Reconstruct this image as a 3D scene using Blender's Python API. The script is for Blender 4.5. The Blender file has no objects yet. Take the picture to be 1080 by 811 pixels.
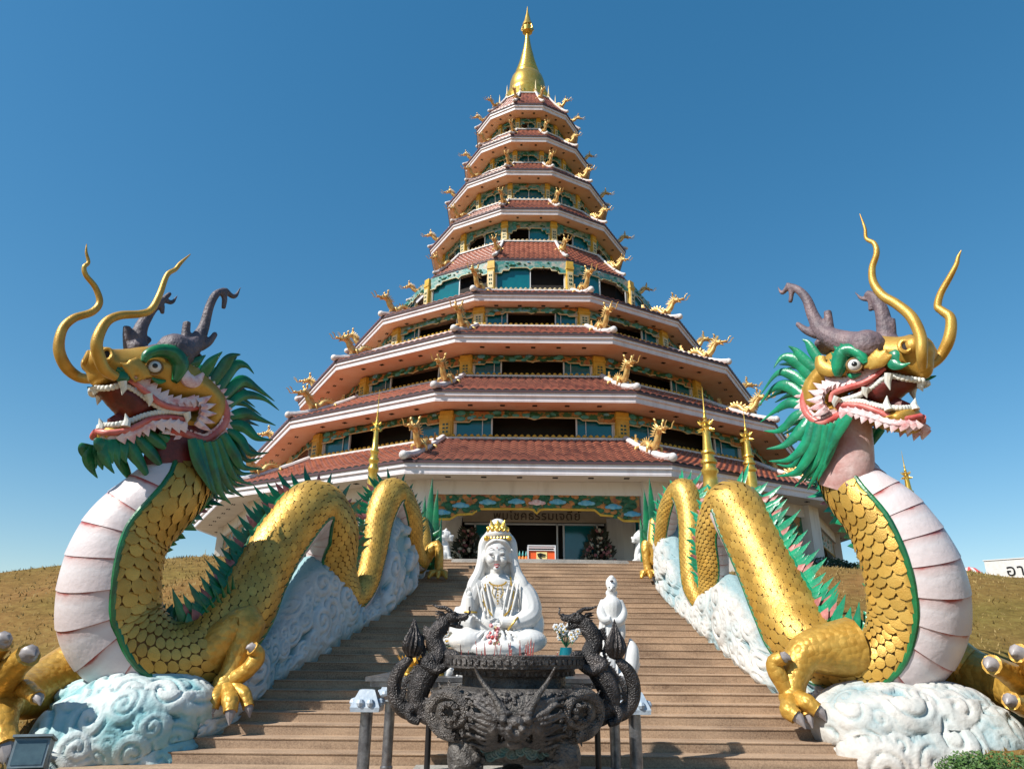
import bpy, math, random, bmesh
from mathutils import Vector as V, Matrix as M, geometry as G
from math import sin, cos, pi, sqrt, radians as rad, atan2
random.seed(7)
C = bpy.context.scene
COL = C.collection
W = bpy.data.worlds.new("World"); C.world = W; W.use_nodes = True
# ---------------------------------------------------------------- camera
FPX, PITCH, ROLL = 739.3, 0.36016, 0.00954
CAM = V((0, 0, 1.6))
_u = V((0, -sin(PITCH), cos(PITCH)))
_x = V((1, 0, 0))
R_ = _x*cos(ROLL) + _u*sin(ROLL)
U_ = -_x*sin(ROLL) + _u*cos(ROLL)
D_ = V((0, cos(PITCH), sin(PITCH)))
cam = bpy.data.cameras.new("camera"); co = bpy.data.objects.new("camera", cam); COL.objects.link(co)
cam.sensor_width = 36; cam.lens = 36*FPX/1080; cam.clip_end = 3000; cam.clip_start = .05
mw = M(((R_.x, U_.x, -D_.x, CAM.x), (R_.y, U_.y, -D_.y, CAM.y), (R_.z, U_.z, -D_.z, CAM.z), (0, 0, 0, 1)))
co.matrix_world = mw; C.camera = co
def ray(px, py): return D_ + R_*((px-540)/FPX) - U_*((py-405)/FPX)
def at(px, py, Y):                      # the point of the place seen at a pixel, Y metres ahead
    d = ray(px, py); return CAM + d*(Y/d.y)
def pxm(Y, z=2.): return (Y*cos(PITCH)+(z-1.6)*sin(PITCH))/FPX    # metres per pixel
def onplane(px, py, O, N):
    d = ray(px, py); return CAM + d*((O-CAM).dot(N)/d.dot(N))
# ---------------------------------------------------------------- light
sky = W.node_tree.nodes.new("ShaderNodeTexSky"); sky.sky_type = 'NISHITA'; sky.sun_disc = False
SUN = V((-.86, -.56, 0)).normalized(); EL = rad(44)
sky.sun_elevation = EL; sky.sun_rotation = atan2(SUN.x, SUN.y)
sky.air_density = 1.0; sky.dust_density = .3; sky.ozone_density = 1.6; sky.altitude = 400
hs = W.node_tree.nodes.new("ShaderNodeHueSaturation"); gm = W.node_tree.nodes.new("ShaderNodeGamma"); gm.inputs[1].default_value = .7; hs.inputs[0].default_value = .492; hs.inputs[1].default_value = 1.62
W.node_tree.links.new(sky.outputs[0], gm.inputs[0]); W.node_tree.links.new(gm.outputs[0], hs.inputs[4]); W.node_tree.links.new(hs.outputs[0], W.node_tree.nodes["Background"].inputs[0])
W.node_tree.nodes["Background"].inputs[1].default_value = .158
sl = bpy.data.lights.new("sun", 'SUN'); sl.energy = 5; sl.angle = rad(.53); sl.color = (1, .95, .87)
so = bpy.data.objects.new("sun", sl); COL.objects.link(so)
sdir = V((SUN.x*cos(EL), SUN.y*cos(EL), sin(EL)))
so.rotation_euler = sdir.to_track_quat('Z', 'Y').to_euler()
C.view_settings.view_transform = 'Standard'; C.view_settings.look = 'None'; C.view_settings.gamma = 1
C.view_settings.use_curve_mapping = False; C.view_settings.exposure = .47
C.cycles.max_bounces = 5; C.cycles.use_denoising = True
# ---------------------------------------------------------------- materials
MATS = {}
def paint(name, c1, c2=None, scale=4., rough=.6, metal=0., bump=.0, bscale=30., spec=.5, coat=0., kind='noise', c3=None, lo=.35, hi=.65, stretch=None, vor=0., vscale=8.):
    if name in MATS: return MATS[name]
    m = bpy.data.materials.new(name); m.use_nodes = True; nt = m.node_tree; N = nt.nodes; L = nt.links
    b = N["Principled BSDF"]; b.inputs["Roughness"].default_value = rough; b.inputs["Metallic"].default_value = metal
    b.inputs["Specular IOR Level"].default_value = spec; b.inputs["Coat Weight"].default_value = coat
    b.inputs["Base Color"].default_value = (*c1, 1)
    tc = N.new("ShaderNodeTexCoord"); mp = N.new("ShaderNodeMapping"); L.new(tc.outputs["Object"], mp.inputs[0])
    if stretch: mp.inputs["Scale"].default_value = stretch
    if c2:
        n = N.new("ShaderNodeTexNoise"); n.inputs["Scale"].default_value = scale; n.inputs["Detail"].default_value = 6; n.inputs["Roughness"].default_value = .62
        L.new(mp.outputs[0], n.inputs["Vector"])
        cr = N.new("ShaderNodeValToRGB"); e = cr.color_ramp.elements
        e[0].position = lo; e[0].color = (*c1, 1); e[1].position = hi; e[1].color = (*c2, 1)
        if c3: q = e.new(hi+.1); q.color = (*c3, 1)
        L.new(n.outputs["Fac"], cr.inputs[0]); L.new(cr.outputs[0], b.inputs["Base Color"])
        r = N.new("ShaderNodeMapRange"); r.inputs[3].default_value = max(0, rough-.1); r.inputs[4].default_value = min(1, rough+.12)
        L.new(n.outputs["Fac"], r.inputs[0]); L.new(r.outputs[0], b.inputs["Roughness"])
    last = None
    if bump:
        n2 = N.new("ShaderNodeTexNoise"); n2.inputs["Scale"].default_value = bscale; n2.inputs["Detail"].default_value = 5
        L.new(mp.outputs[0], n2.inputs["Vector"])
        bp = N.new("ShaderNodeBump"); bp.inputs["Strength"].default_value = bump; bp.inputs["Distance"].default_value = .03
        L.new(n2.outputs["Fac"], bp.inputs["Height"]); L.new(bp.outputs[0], b.inputs["Normal"]); last = bp
    if vor:
        v = N.new("ShaderNodeTexVoronoi"); v.inputs["Scale"].default_value = vscale; L.new(mp.outputs[0], v.inputs["Vector"])
        b2 = N.new("ShaderNodeBump"); b2.inputs["Strength"].default_value = vor; b2.inputs["Distance"].default_value = .04; b2.invert = True
        L.new(v.outputs["Distance"], b2.inputs["Height"])
        if last: L.new(last.outputs[0], b2.inputs["Normal"])
        L.new(b2.outputs[0], b.inputs["Normal"])
    MATS[name] = m; return m
gold = paint("gold_paint", (.56, .34, .07), (.42, .22, .03), 3., .38, .4, .25, 60)
goldsc = paint("gold_scale", (.58, .36, .08), (.44, .24, .035), 2., .38, .4, .25, 50, lo=.3, hi=.7)
def per_scale(m, lo=.76, hi=1.22):
    N = m.node_tree.nodes; L = m.node_tree.links; b = N["Principled BSDF"]; src = b.inputs["Base Color"].links[0].from_socket
    uv = N.new("ShaderNodeUVMap"); w = N.new("ShaderNodeTexWhiteNoise"); w.noise_dimensions = '2D'; L.new(uv.outputs[0], w.inputs["Vector"])
    r = N.new("ShaderNodeMapRange"); r.inputs[3].default_value = lo; r.inputs[4].default_value = hi; L.new(w.outputs["Value"], r.inputs[0])
    mx = N.new("ShaderNodeMix"); mx.data_type = 'RGBA'; mx.blend_type = 'MULTIPLY'; mx.inputs[0].default_value = 1; L.new(src, mx.inputs[6]); L.new(r.outputs[0], mx.inputs[7]); L.new(mx.outputs[2], b.inputs["Base Color"])
per_scale(goldsc)
goldlimb = paint("gold_limb_scales", (.58, .35, .07), (.42, .22, .03), 3., .4, .4, .15, 50, vor=.5, vscale=9)
goldgap = paint("gold_gap_brown", (.14, .07, .012), (.2, .1, .015), 5., .6, .2)
goldbright = paint("gold_leaf", (.78, .52, .12), (.6, .36, .06), 5., .3, .75, .15, 30)
goldroof = paint("gold_dragon_paint", (.76, .53, .2), (.48, .25, .07), 3.2, .4, .45, .5, 14, lo=.38, hi=.7)
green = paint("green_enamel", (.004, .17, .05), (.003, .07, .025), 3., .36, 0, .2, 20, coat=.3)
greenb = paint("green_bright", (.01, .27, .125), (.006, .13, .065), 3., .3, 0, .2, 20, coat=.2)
dgreen = paint("dark_green", (.002, .07, .03), (.002, .035, .018), 4., .3, 0, .2, 20, coat=.25)
spikeback = paint("spike_pink", (.45, .17, .15), (.12, .02, .015), 2.5, .45, 0, .2, 20)
pinkwhite = paint("frill_white_pink", (.7, .56, .56), (.55, .2, .2), 4.5, .45, 0, .3, 25, lo=.45, hi=.7)
throatp = paint("throat_pale", (.5, .36, .34), (.36, .17, .15), 2.5, .5, 0, .4, 12)
lipred = paint("lip_red", (.45, .05, .04), (.58, .2, .17), 3., .4, 0, .2, 20)
redmouth = paint("mouth_red", (.15, .014, .009), (.05, .007, .006), 3., .5, 0, .3, 15)
tooth = paint("tooth", (.72, .68, .58), (.5, .52, .5), 8., .35)
antler = paint("antler_grey", (.12, .095, .11), (.05, .045, .06), 3., .55, 0, .9, 16)
antlerp = paint("antler_mauve", (.2, .135, .14), (.09, .07, .085), 3., .55, 0, .9, 16)
white = paint("white_gloss", (.64, .63, .61), (.54, .54, .53), 5., .32, 0, .1, 30, coat=.2)
black = paint("black_paint", (.008, .008, .01), None, rough=.3)
cloud = paint("cloud_plaster", (.55, .56, .55), (.16, .36, .4), 2.3, .62, 0, .6, 12, lo=.47, hi=.72)
cloudblue = paint("cloud_plaster_teal", (.58, .63, .63), (.06, .33, .37), 1.9, .6, 0, .6, 12, lo=.42, hi=.66)
cloudw = paint("cloud_plaster_white", (.56, .54, .51), (.24, .36, .38), 2.6, .7, 0, .9, 9, lo=.42, hi=.68)
bronze = paint("bronze_dark", (.035, .032, .032), (.15, .135, .125), 5., .45, .35, .9, 34, lo=.42, hi=.72)
bronzed = paint("bronze_dusty", (.045, .04, .037), (.16, .145, .13), 6., .42, .3, .8, 40, lo=.4, hi=.7)
bronzet = paint("bronze_teal", (.03, .12, .13), (.1, .1, .09), 9., .5, .2, .8, 30)
bronzeb = paint("bronze_black", (.014, .012, .012), (.05, .042, .04), 8., .35, .4, .6, 40)
steel = paint("steel_worn", (.26, .27, .29), (.13, .13, .14), 10., .35, .8, .1, 30)
concrete = paint("concrete", (.38, .36, .33), (.28, .27, .25), 4., .8, 0, .5, 30)
fasc = paint("fascia_white", (.71, .665, .69), (.50, .44, .45), 2.2, .5, 0, .05, 10, lo=.48, hi=.85, stretch=(1, 1, .14))
wallw = paint("wall_white", (.66, .62, .57), (.45, .4, .35), 1.8, .7, 0, .1, 20, lo=.5, hi=.85, stretch=(1, 1, .2))
soffit1 = paint("soffit_beige", (.6, .5, .4), (.5, .41, .32), .7, .7)
soffit2 = paint("soffit_salmon", (.84, .6, .45), (.78, .48, .31), .9, .65, 0, .1, 10)
ridgew = paint("ridge_white", (.72, .68, .66), (.5, .46, .45), 2.4, .6, 0, .2, 20)
yellow = paint("yellow_paint", (.68, .42, .05), (.5, .29, .03), 3., .5, 0, .2, 20)
cream = paint("cream_paint", (.66, .56, .33), (.55, .42, .2), 6., .5, 0, .3, 20)
teal = paint("teal_relief", (.03, .26, .24), (.09, .36, .38), 4., .45, 0, .5, 12)
tealglass = paint("teal_glass", (.005, .14, .165), (.004, .1, .13), .7, .08, 0, spec=.8)
hollowshade = paint("hollow_shade", (.012, .009, .008), None, rough=.8)  # near-black colour standing for shade in hollows and behind openings
frame = paint("window_frame_white", (.6, .6, .6), None, rough=.4)
greenr = paint("relief_green", (.01, .13, .05), (.004, .06, .03), 5., .45, 0, .5, 14)
blue = paint("relief_blue", (.05, .3, .5), (.2, .45, .55), 5., .45)
orange = paint("relief_orange", (.5, .2, .05), (.32, .13, .03), 6., .55, 0, .6, 10)
# relief ground: painted pattern of green, orange and gold
relief = paint("relief_mixed", (.02, .12, .05), (.42, .2, .05), 2.6, .5, 0, .9, 6, c3=(.3, .09, .04), lo=.46, hi=.54)
relief2 = paint("relief_mixed_teal", (.03, .2, .18), (.3, .34, .3), 2.4, .5, 0, .9, 6, c3=(.5, .3, .2), lo=.42, hi=.6)
nail = paint("claw_grey", (.17, .15, .155), (.33, .3, .29), 4., .4)

def node_mat(name):
    m = bpy.data.materials.new(name); m.use_nodes = True; MATS[name] = m
    return m, m.node_tree.nodes, m.node_tree.links, m.node_tree.nodes["Principled BSDF"]
# belly plates: pale enamel, pink where one plate tucks under the next (UV v runs along the plate)
def belly_mat():
    m, N, L, b = node_mat("belly_plate")
    uv = N.new("ShaderNodeUVMap"); sx = N.new("ShaderNodeSeparateXYZ"); L.new(uv.outputs[0], sx.inputs[0])
    tc = N.new("ShaderNodeTexCoord"); n = N.new("ShaderNodeTexNoise"); n.inputs["Scale"].default_value = 3; n.inputs["Detail"].default_value = 7; L.new(tc.outputs["Object"], n.inputs["Vector"])
    mm = N.new("ShaderNodeMath"); mm.operation = 'MULTIPLY_ADD'; mm.inputs[1].default_value = .35; L.new(n.outputs["Fac"], mm.inputs[0]); L.new(sx.outputs[1], mm.inputs[2])
    cr = N.new("ShaderNodeValToRGB"); e = cr.color_ramp.elements
    e[0].position = .2; e[0].color = (.34, .06, .05, 1); e[1].position = .29; e[1].color = (.55, .42, .41, 1)
    q = e.new(.55); q.color = (.62, .57, .58, 1); q = e.new(1.0); q.color = (.58, .5, .5, 1)
    L.new(mm.outputs[0], cr.inputs[0]); L.new(cr.outputs[0], b.inputs["Base Color"]); b.inputs["Roughness"].default_value = .42
    bp = N.new("ShaderNodeBump"); bp.inputs["Strength"].default_value = .35; bp.inputs["Distance"].default_value = .03
    n2 = N.new("ShaderNodeTexNoise"); n2.inputs["Scale"].default_value = 9; n2.inputs["Detail"].default_value = 6; L.new(tc.outputs["Object"], n2.inputs["Vector"])
    L.new(n2.outputs["Fac"], bp.inputs["Height"]); L.new(bp.outputs[0], b.inputs["Normal"])
    return m
belly = belly_mat()
def tile_mat():
    m, N, L, b = node_mat("roof_tile")
    uv = N.new("ShaderNodeUVMap"); w = N.new("ShaderNodeTexWhiteNoise"); w.noise_dimensions = '2D'
    fl = N.new("ShaderNodeVectorMath"); fl.operation = 'FLOOR'; L.new(uv.outputs[0], fl.inputs[0]); L.new(fl.outputs[0], w.inputs["Vector"])
    tc = N.new("ShaderNodeTexCoord"); n = N.new("ShaderNodeTexNoise"); n.inputs["Scale"].default_value = .8; n.inputs["Detail"].default_value = 5; L.new(tc.outputs["Object"], n.inputs["Vector"])
    ad = N.new("ShaderNodeMath"); ad.operation = 'MULTIPLY_ADD'; ad.inputs[1].default_value = .9; L.new(w.outputs["Value"], ad.inputs[0]); L.new(n.outputs["Fac"], ad.inputs[2])
    cr = N.new("ShaderNodeValToRGB"); e = cr.color_ramp.elements
    e[0].position = .35; e[0].color = (.15, .036, .02, 1); e[1].position = 1.25 if False else 1.0; e[1].color = (.32, .1, .055, 1)
    L.new(ad.outputs[0], cr.inputs[0]); L.new(cr.outputs[0], b.inputs["Base Color"]); b.inputs["Roughness"].default_value = .33
    return m
tile = tile_mat()
def scroll_mat(name, base, tint, amt, lo=.75, hi=1.4):       # white plaster, tinted wash settled in the carved grooves
    m = paint(name, base, tuple(x*.8 for x in base), 2.5, .66, 0, .7, 12); N = m.node_tree.nodes; L = m.node_tree.links; b = N["Principled BSDF"]
    at_ = N.new("ShaderNodeAttribute"); at_.attribute_name = "depth"; tc = N.new("ShaderNodeTexCoord"); n = N.new("ShaderNodeTexNoise"); n.inputs["Scale"].default_value = 1.3; n.inputs["Detail"].default_value = 7; L.new(tc.outputs["Object"], n.inputs["Vector"])
    s = N.new("ShaderNodeMath"); s.operation = 'MULTIPLY_ADD'; s.inputs[1].default_value = 1.5; L.new(n.outputs["Fac"], s.inputs[0]); L.new(at_.outputs["Fac"], s.inputs[2])
    r = N.new("ShaderNodeMapRange"); r.inputs[1].default_value = lo; r.inputs[2].default_value = hi; r.inputs[4].default_value = amt; L.new(s.outputs[0], r.inputs[0])
    mx = N.new("ShaderNodeMix"); mx.data_type = 'RGBA'; src = b.inputs["Base Color"].links[0].from_socket; L.new(r.outputs[0], mx.inputs[0]); L.new(src, mx.inputs[6]); mx.inputs[7].default_value = (*tint, 1); L.new(mx.outputs[2], b.inputs["Base Color"]); return m
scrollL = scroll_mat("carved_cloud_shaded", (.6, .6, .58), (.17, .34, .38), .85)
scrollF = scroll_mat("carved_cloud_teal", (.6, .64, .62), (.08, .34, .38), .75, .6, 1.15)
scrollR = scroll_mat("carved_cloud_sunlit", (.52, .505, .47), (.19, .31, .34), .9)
def step_mat():
    m, N, L, b = node_mat("washed_gravel_step")
    tc = N.new("ShaderNodeTexCoord"); n = N.new("ShaderNodeTexNoise"); n.inputs["Scale"].default_value = 38; n.inputs["Detail"].default_value = 8; n.inputs["Roughness"].default_value = .8; L.new(tc.outputs["Object"], n.inputs["Vector"])
    n2 = N.new("ShaderNodeTexNoise"); n2.inputs["Scale"].default_value = .9; n2.inputs["Detail"].default_value = 6; L.new(tc.outputs["Object"], n2.inputs["Vector"])
    mp = N.new("ShaderNodeMapping"); mp.inputs["Scale"].default_value = (.8, 2.26, 6.7); L.new(tc.outputs["Object"], mp.inputs[0])
    n3 = N.new("ShaderNodeTexNoise"); n3.inputs["Scale"].default_value = 1.; n3.inputs["Detail"].default_value = 3; L.new(mp.outputs[0], n3.inputs["Vector"])
    a = N.new("ShaderNodeMath"); a.operation = 'MULTIPLY_ADD'; a.inputs[1].default_value = .35; L.new(n2.outputs["Fac"], a.inputs[0]); L.new(n.outputs["Fac"], a.inputs[2])
    a2 = N.new("ShaderNodeMath"); a2.operation = 'MULTIPLY_ADD'; a2.inputs[1].default_value = .4; L.new(n3.outputs["Fac"], a2.inputs[0]); L.new(a.outputs[0], a2.inputs[2])
    cr = N.new("ShaderNodeValToRGB"); e = cr.color_ramp.elements
    e[0].position = .85; e[0].color = (.11, .062, .036, 1); e[1].position = 1.35 if False else 1.0; e[1].color = (.47, .325, .21, 1)
    mr = N.new("ShaderNodeMapRange"); mr.inputs[1].default_value = .5; mr.inputs[2].default_value = 1.12; L.new(a2.outputs[0], mr.inputs[0])
    e[0].position = .2; e[1].position = .8
    L.new(mr.outputs[0], cr.inputs[0]); b.inputs["Roughness"].default_value = .85
    br = N.new("ShaderNodeTexBrick"); mb_ = N.new("ShaderNodeMapping"); mb_.inputs["Rotation"].default_value = (pi/2, 0, 0); mb_.inputs["Location"].default_value = (0, -.055, .04)
    L.new(tc.outputs["Object"], mb_.inputs[0]); L.new(mb_.outputs[0], br.inputs["Vector"]); br.inputs["Scale"].default_value = 1; br.inputs["Brick Width"].default_value = 2.6; br.inputs["Row Height"].default_value = .15; br.inputs["Mortar Size"].default_value = .004; br.offset = .37
    br.inputs["Color1"].default_value = (1, 1, 1, 1); br.inputs["Color2"].default_value = (.86, .86, .87, 1); br.inputs["Mortar"].default_value = (.72, .69, .67, 1)
    mx = N.new("ShaderNodeMix"); mx.data_type = 'RGBA'; mx.blend_type = 'MULTIPLY'; mx.inputs[0].default_value = 1; L.new(cr.outputs[0], mx.inputs[6]); L.new(br.outputs["Color"], mx.inputs[7]); L.new(mx.outputs[2], b.inputs["Base Color"])
    bp = N.new("ShaderNodeBump"); bp.inputs["Strength"].default_value = .5; bp.inputs["Distance"].default_value = .01
    L.new(n.outputs["Fac"], bp.inputs["Height"]); L.new(bp.outputs[0], b.inputs["Normal"])
    return m
stepm = step_mat()
def grass_mat():
    m, N, L, b = node_mat("dry_grass_slope")
    tc = N.new("ShaderNodeTexCoord"); mp = N.new("ShaderNodeMapping"); mp.inputs["Scale"].default_value = (1, 1.6, 3); L.new(tc.outputs["Object"], mp.inputs[0])
    n = N.new("ShaderNodeTexNoise"); n.inputs["Scale"].default_value = 2.6; n.inputs["Detail"].default_value = 12; n.inputs["Roughness"].default_value = .78; L.new(mp.outputs[0], n.inputs["Vector"])
    n2 = N.new("ShaderNodeTexNoise"); n2.inputs["Scale"].default_value = .22; n2.inputs["Detail"].default_value = 5; L.new(tc.outputs["Object"], n2.inputs["Vector"])
    cr = N.new("ShaderNodeValToRGB"); e = cr.color_ramp.elements
    e[0].position = .3; e[0].color = (.09, .058, .022, 1); e[1].position = .7; e[1].color = (.27, .2, .08, 1)
    q = e.new(.5); q.color = (.19, .12, .045, 1)
    cg = N.new("ShaderNodeValToRGB"); e = cg.color_ramp.elements
    e[0].position = .35; e[0].color = (.88, 1.0, .7, 1); e[1].position = .65; e[1].color = (1.15, .95, .85, 1)
    mx = N.new("ShaderNodeMix"); mx.data_type = 'RGBA'; mx.blend_type = 'MULTIPLY'; mx.inputs[0].default_value = 1
    L.new(n.outputs["Fac"], cr.inputs[0]); L.new(n2.outputs["Fac"], cg.inputs[0]); L.new(cr.outputs[0], mx.inputs[6]); L.new(cg.outputs[0], mx.inputs[7])
    L.new(mx.outputs[2], b.inputs["Base Color"]); b.inputs["Roughness"].default_value = .95; b.inputs["Specular IOR Level"].default_value = .1
    bp = N.new("ShaderNodeBump"); bp.inputs["Strength"].default_value = 1; bp.inputs["Distance"].default_value = .05
    L.new(n.outputs["Fac"], bp.inputs["Height"]); L.new(bp.outputs[0], b.inputs["Normal"])
    return m
grassm = grass_mat()
# ---------------------------------------------------------------- mesh building
ROOT = {}
class MB:
    def __init__(s): s.v = []; s.f = []; s.mi = []; s.uv = {}
    def add(s, vs, fs, m=0, uv=None):
        o = len(s.v); s.v += [tuple(p) for p in vs]
        for i, f in enumerate(fs):
            if uv: s.uv[len(s.f)] = uv[i]
            s.f.append([o+k for k in f]); s.mi.append(m)
    def box(s, c, size, rot=None, m=0):
        c = V(c); vs = []
        for x in (-.5, .5):
            for y in (-.5, .5):
                for z in (-.5, .5):
                    p = V((x*size[0], y*size[1], z*size[2])); p = rot @ p if rot else p; vs.append(c+p)
        s.add(vs, [(0, 1, 3, 2), (4, 6, 7, 5), (0, 4, 5, 1), (2, 3, 7, 6), (0, 2, 6, 4), (1, 5, 7, 3)], m)
    def ball(s, c, r, n=10, m=0, rot=None):
        c = V(c); r = (r, r, r) if isinstance(r, (int, float)) else r
        vs = []; k = max(4, n//2)
        for j in range(k+1):
            a = pi*j/k
            for i in range(n):
                b = 2*pi*i/n; p = V((r[0]*sin(a)*cos(b), r[1]*sin(a)*sin(b), r[2]*cos(a))); vs.append(c+(rot @ p if rot else p))
        s.add(vs, [(j*n+i, (j+1)*n+i, (j+1)*n+(i+1) % n, j*n+(i+1) % n) for j in range(k) for i in range(n)], m)
    def lathe(s, prof, c=(0, 0, 0), n=24, m=0, rot=None):
        c = V(c); vs = []
        for r, z in prof:
            for i in range(n):
                a = 2*pi*i/n; p = V((r*cos(a), r*sin(a), z)); vs.append(c+(rot @ p if rot else p))
        s.add(vs, [(j*n+i, j*n+(i+1) % n, (j+1)*n+(i+1) % n, (j+1)*n+i) for j in range(len(prof)-1) for i in range(n)], m)
    def tube(s, pts, rad_, n=10, m=0, flat=1., up=None, caps=True):
        pts = [V(p) for p in pts]; k = len(pts)
        if isinstance(rad_, (int, float)): rad_ = [rad_]*k
        vs = []; prev = up.copy() if up else None
        for i, p in enumerate(pts):
            t = (pts[min(i+1, k-1)]-pts[max(i-1, 0)])
            if t.length < 1e-9: t = V((0, 0, 1))
            t.normalize()
            if prev is None: prev = V((0, 0, 1)) if abs(t.z) < .9 else V((1, 0, 0))
            nn = prev-t*prev.dot(t)
            if nn.length < 1e-5: nn = t.orthogonal()
            nn.normalize(); b = t.cross(nn); prev = nn
            for j in range(n):
                a = 2*pi*j/n; vs.append(p+(nn*cos(a)*flat+b*sin(a))*rad_[i])
        fs = [(i*n+j, i*n+(j+1) % n, (i+1)*n+(j+1) % n, (i+1)*n+j) for i in range(k-1) for j in range(n)]
        if caps: fs += [tuple(reversed(range(n))), tuple((k-1)*n+j for j in range(n))]
        s.add(vs, fs, m)
    def prism(s, poly, O, X, Y, T, m=0, bevel=0.):       # outline in the plane X,Y at O, thickness T along X x Y
        O, X, Y = V(O), V(X), V(Y); Z = X.cross(Y).normalized(); n = len(poly)
        tri = G.tessellate_polygon([[V((a, b, 0)) for a, b in poly]])
        vs = [O+X*a+Y*b for a, b in poly]+[O+X*a+Y*b+Z*T for a, b in poly]
        fs = [tuple(t) for t in tri]+[tuple(n+q for q in reversed(t)) for t in tri]+[(i, (i+1) % n, n+(i+1) % n, n+i) for i in range(n)]
        s.add(vs, fs, m)
    def build(s, name, mats, parent=None, smooth=True, angle=40, fixn=True):
        me = bpy.data.meshes.new(name)
        o0 = ROOT.get(parent.name, V((0, 0, 0))) if parent else getattr(s, 'org', V((0, 0, 0)))
        me.from_pydata([tuple(V(p)-o0) for p in s.v], [], s.f)
        for m in (mats if isinstance(mats, (list, tuple)) else [mats]): me.materials.append(m)
        me.polygons.foreach_set("material_index", s.mi)
        if s.uv:
            ul = me.uv_layers.new(name="UVMap").data
            for pi_, p in enumerate(me.polygons):
                q = s.uv.get(pi_)
                if q:
                    for k, li in enumerate(p.loop_indices): ul[li].uv = q[k]
        me.update()
        if fixn:
            bm = bmesh.new(); bm.from_mesh(me); bmesh.ops.recalc_face_normals(bm, faces=bm.faces); bm.to_mesh(me); bm.free()
        if smooth:
            me.polygons.foreach_set("use_smooth", [True]*len(me.polygons)); me.set_sharp_from_angle(angle=rad(angle))
        ob = bpy.data.objects.new(name, me); COL.objects.link(ob)
        if parent: ob.parent = parent; ROOT[ob.name] = o0
        else: ob.location = o0; ROOT[ob.name] = V(o0)
        return ob
def fuse(ob, voxel, it=4, fac=.5, adapt=0.):
    md = ob.modifiers.new("r", 'REMESH'); md.mode = 'VOXEL'; md.voxel_size = voxel; md.use_smooth_shade = True
    if it: sm = ob.modifiers.new("s", 'SMOOTH'); sm.iterations = it; sm.factor = fac
    dg = bpy.context.evaluated_depsgraph_get(); me = bpy.data.meshes.new_from_object(ob.evaluated_get(dg))
    mats = list(ob.data.materials); ob.modifiers.clear(); old = ob.data; ob.data = me
    if not me.materials:
        for m in mats: me.materials.append(m)
    me.polygons.foreach_set("use_smooth", [True]*len(me.polygons)); return ob
def join(ob, mb, mat=None):
    off = len(ob.data.vertices); vs = [tuple(v.co) for v in ob.data.vertices]; o0 = ROOT[ob.name] if ob.name in ROOT else V((0, 0, 0)); mi = [p.material_index for p in ob.data.polygons]
    fs = [list(p.vertices) for p in ob.data.polygons]+[[off+k for k in f] for f in mb.f]; vs += [tuple(V(p)-o0) for p in mb.v]
    me = bpy.data.meshes.new(ob.name); me.from_pydata(vs, [], fs)
    for m in ob.data.materials: me.materials.append(m)
    me.polygons.foreach_set("material_index", mi+mb.mi); me.polygons.foreach_set("use_smooth", [True]*len(fs)); me.update(); me.set_sharp_from_angle(angle=rad(50)); ob.data = me
def letters(body, size, loc, rot, mat, parent, space=1.1):
    tc = bpy.data.curves.new("lettering", 'FONT'); tc.body = body; tc.size = size; tc.extrude = .015; tc.align_x = 'CENTER'; tc.space_character = space
    t_ = bpy.data.objects.new("tmp", tc); COL.objects.link(t_); bpy.context.view_layer.update()
    me = bpy.data.meshes.new_from_object(t_.evaluated_get(bpy.context.evaluated_depsgraph_get())); bpy.data.objects.remove(t_)
    me.materials.clear(); me.materials.append(mat); o = bpy.data.objects.new("lettering", me); COL.objects.link(o); o.rotation_euler = rot; o.location = V(loc)-ROOT[parent.name]; o.parent = parent; return o
def tag(o, label=None, cat=None, group=None, kind=None):
    if label: o['label'] = label
    if cat: o['category'] = cat
    if group: o['group'] = group
    if kind: o['kind'] = kind
    return o
def thing(name, loc, label, cat, group=None):
    o = bpy.data.objects.new(name, None); COL.objects.link(o); o.location = V(loc); o.empty_display_size = .3
    ROOT[o.name] = V(loc); return tag(o, label, cat, group)
def crom(P, n):                         # Catmull-Rom through rows of numbers
    out = []; k = len(P)
    for i in range(k-1):
        a, b, c, d = P[max(i-1, 0)], P[i], P[i+1], P[min(i+2, k-1)]
        for j in range(n):
            t = j/n; out.append([.5*((2*q)+(-p+r)*t+(2*p-5*q+4*r-s_)*t*t+(-p+3*q-3*r+s_)*t**3) for p, q, r, s_ in zip(a, b, c, d)])
    out.append(list(P[-1])); return out
def cpath(pts, n=6): return [V(p) for p in crom([list(p) for p in pts], n)]
def copy_tree(o, parent=None):
    c = o.copy(); COL.objects.link(c); c.parent = parent
    for ch in list(o.children): copy_tree(ch, c)
    return c
def rotz(a): return M.Rotation(a, 3, 'Z')
def inpoly(x, y, P):
    c = False; n = len(P); j = n-1
    for i in range(n):
        if (P[i][1] > y) != (P[j][1] > y) and x < (P[j][0]-P[i][0])*(y-P[i][1])/(P[j][1]-P[i][1])+P[i][0]: c = not c
        j = i
    return c
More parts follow.
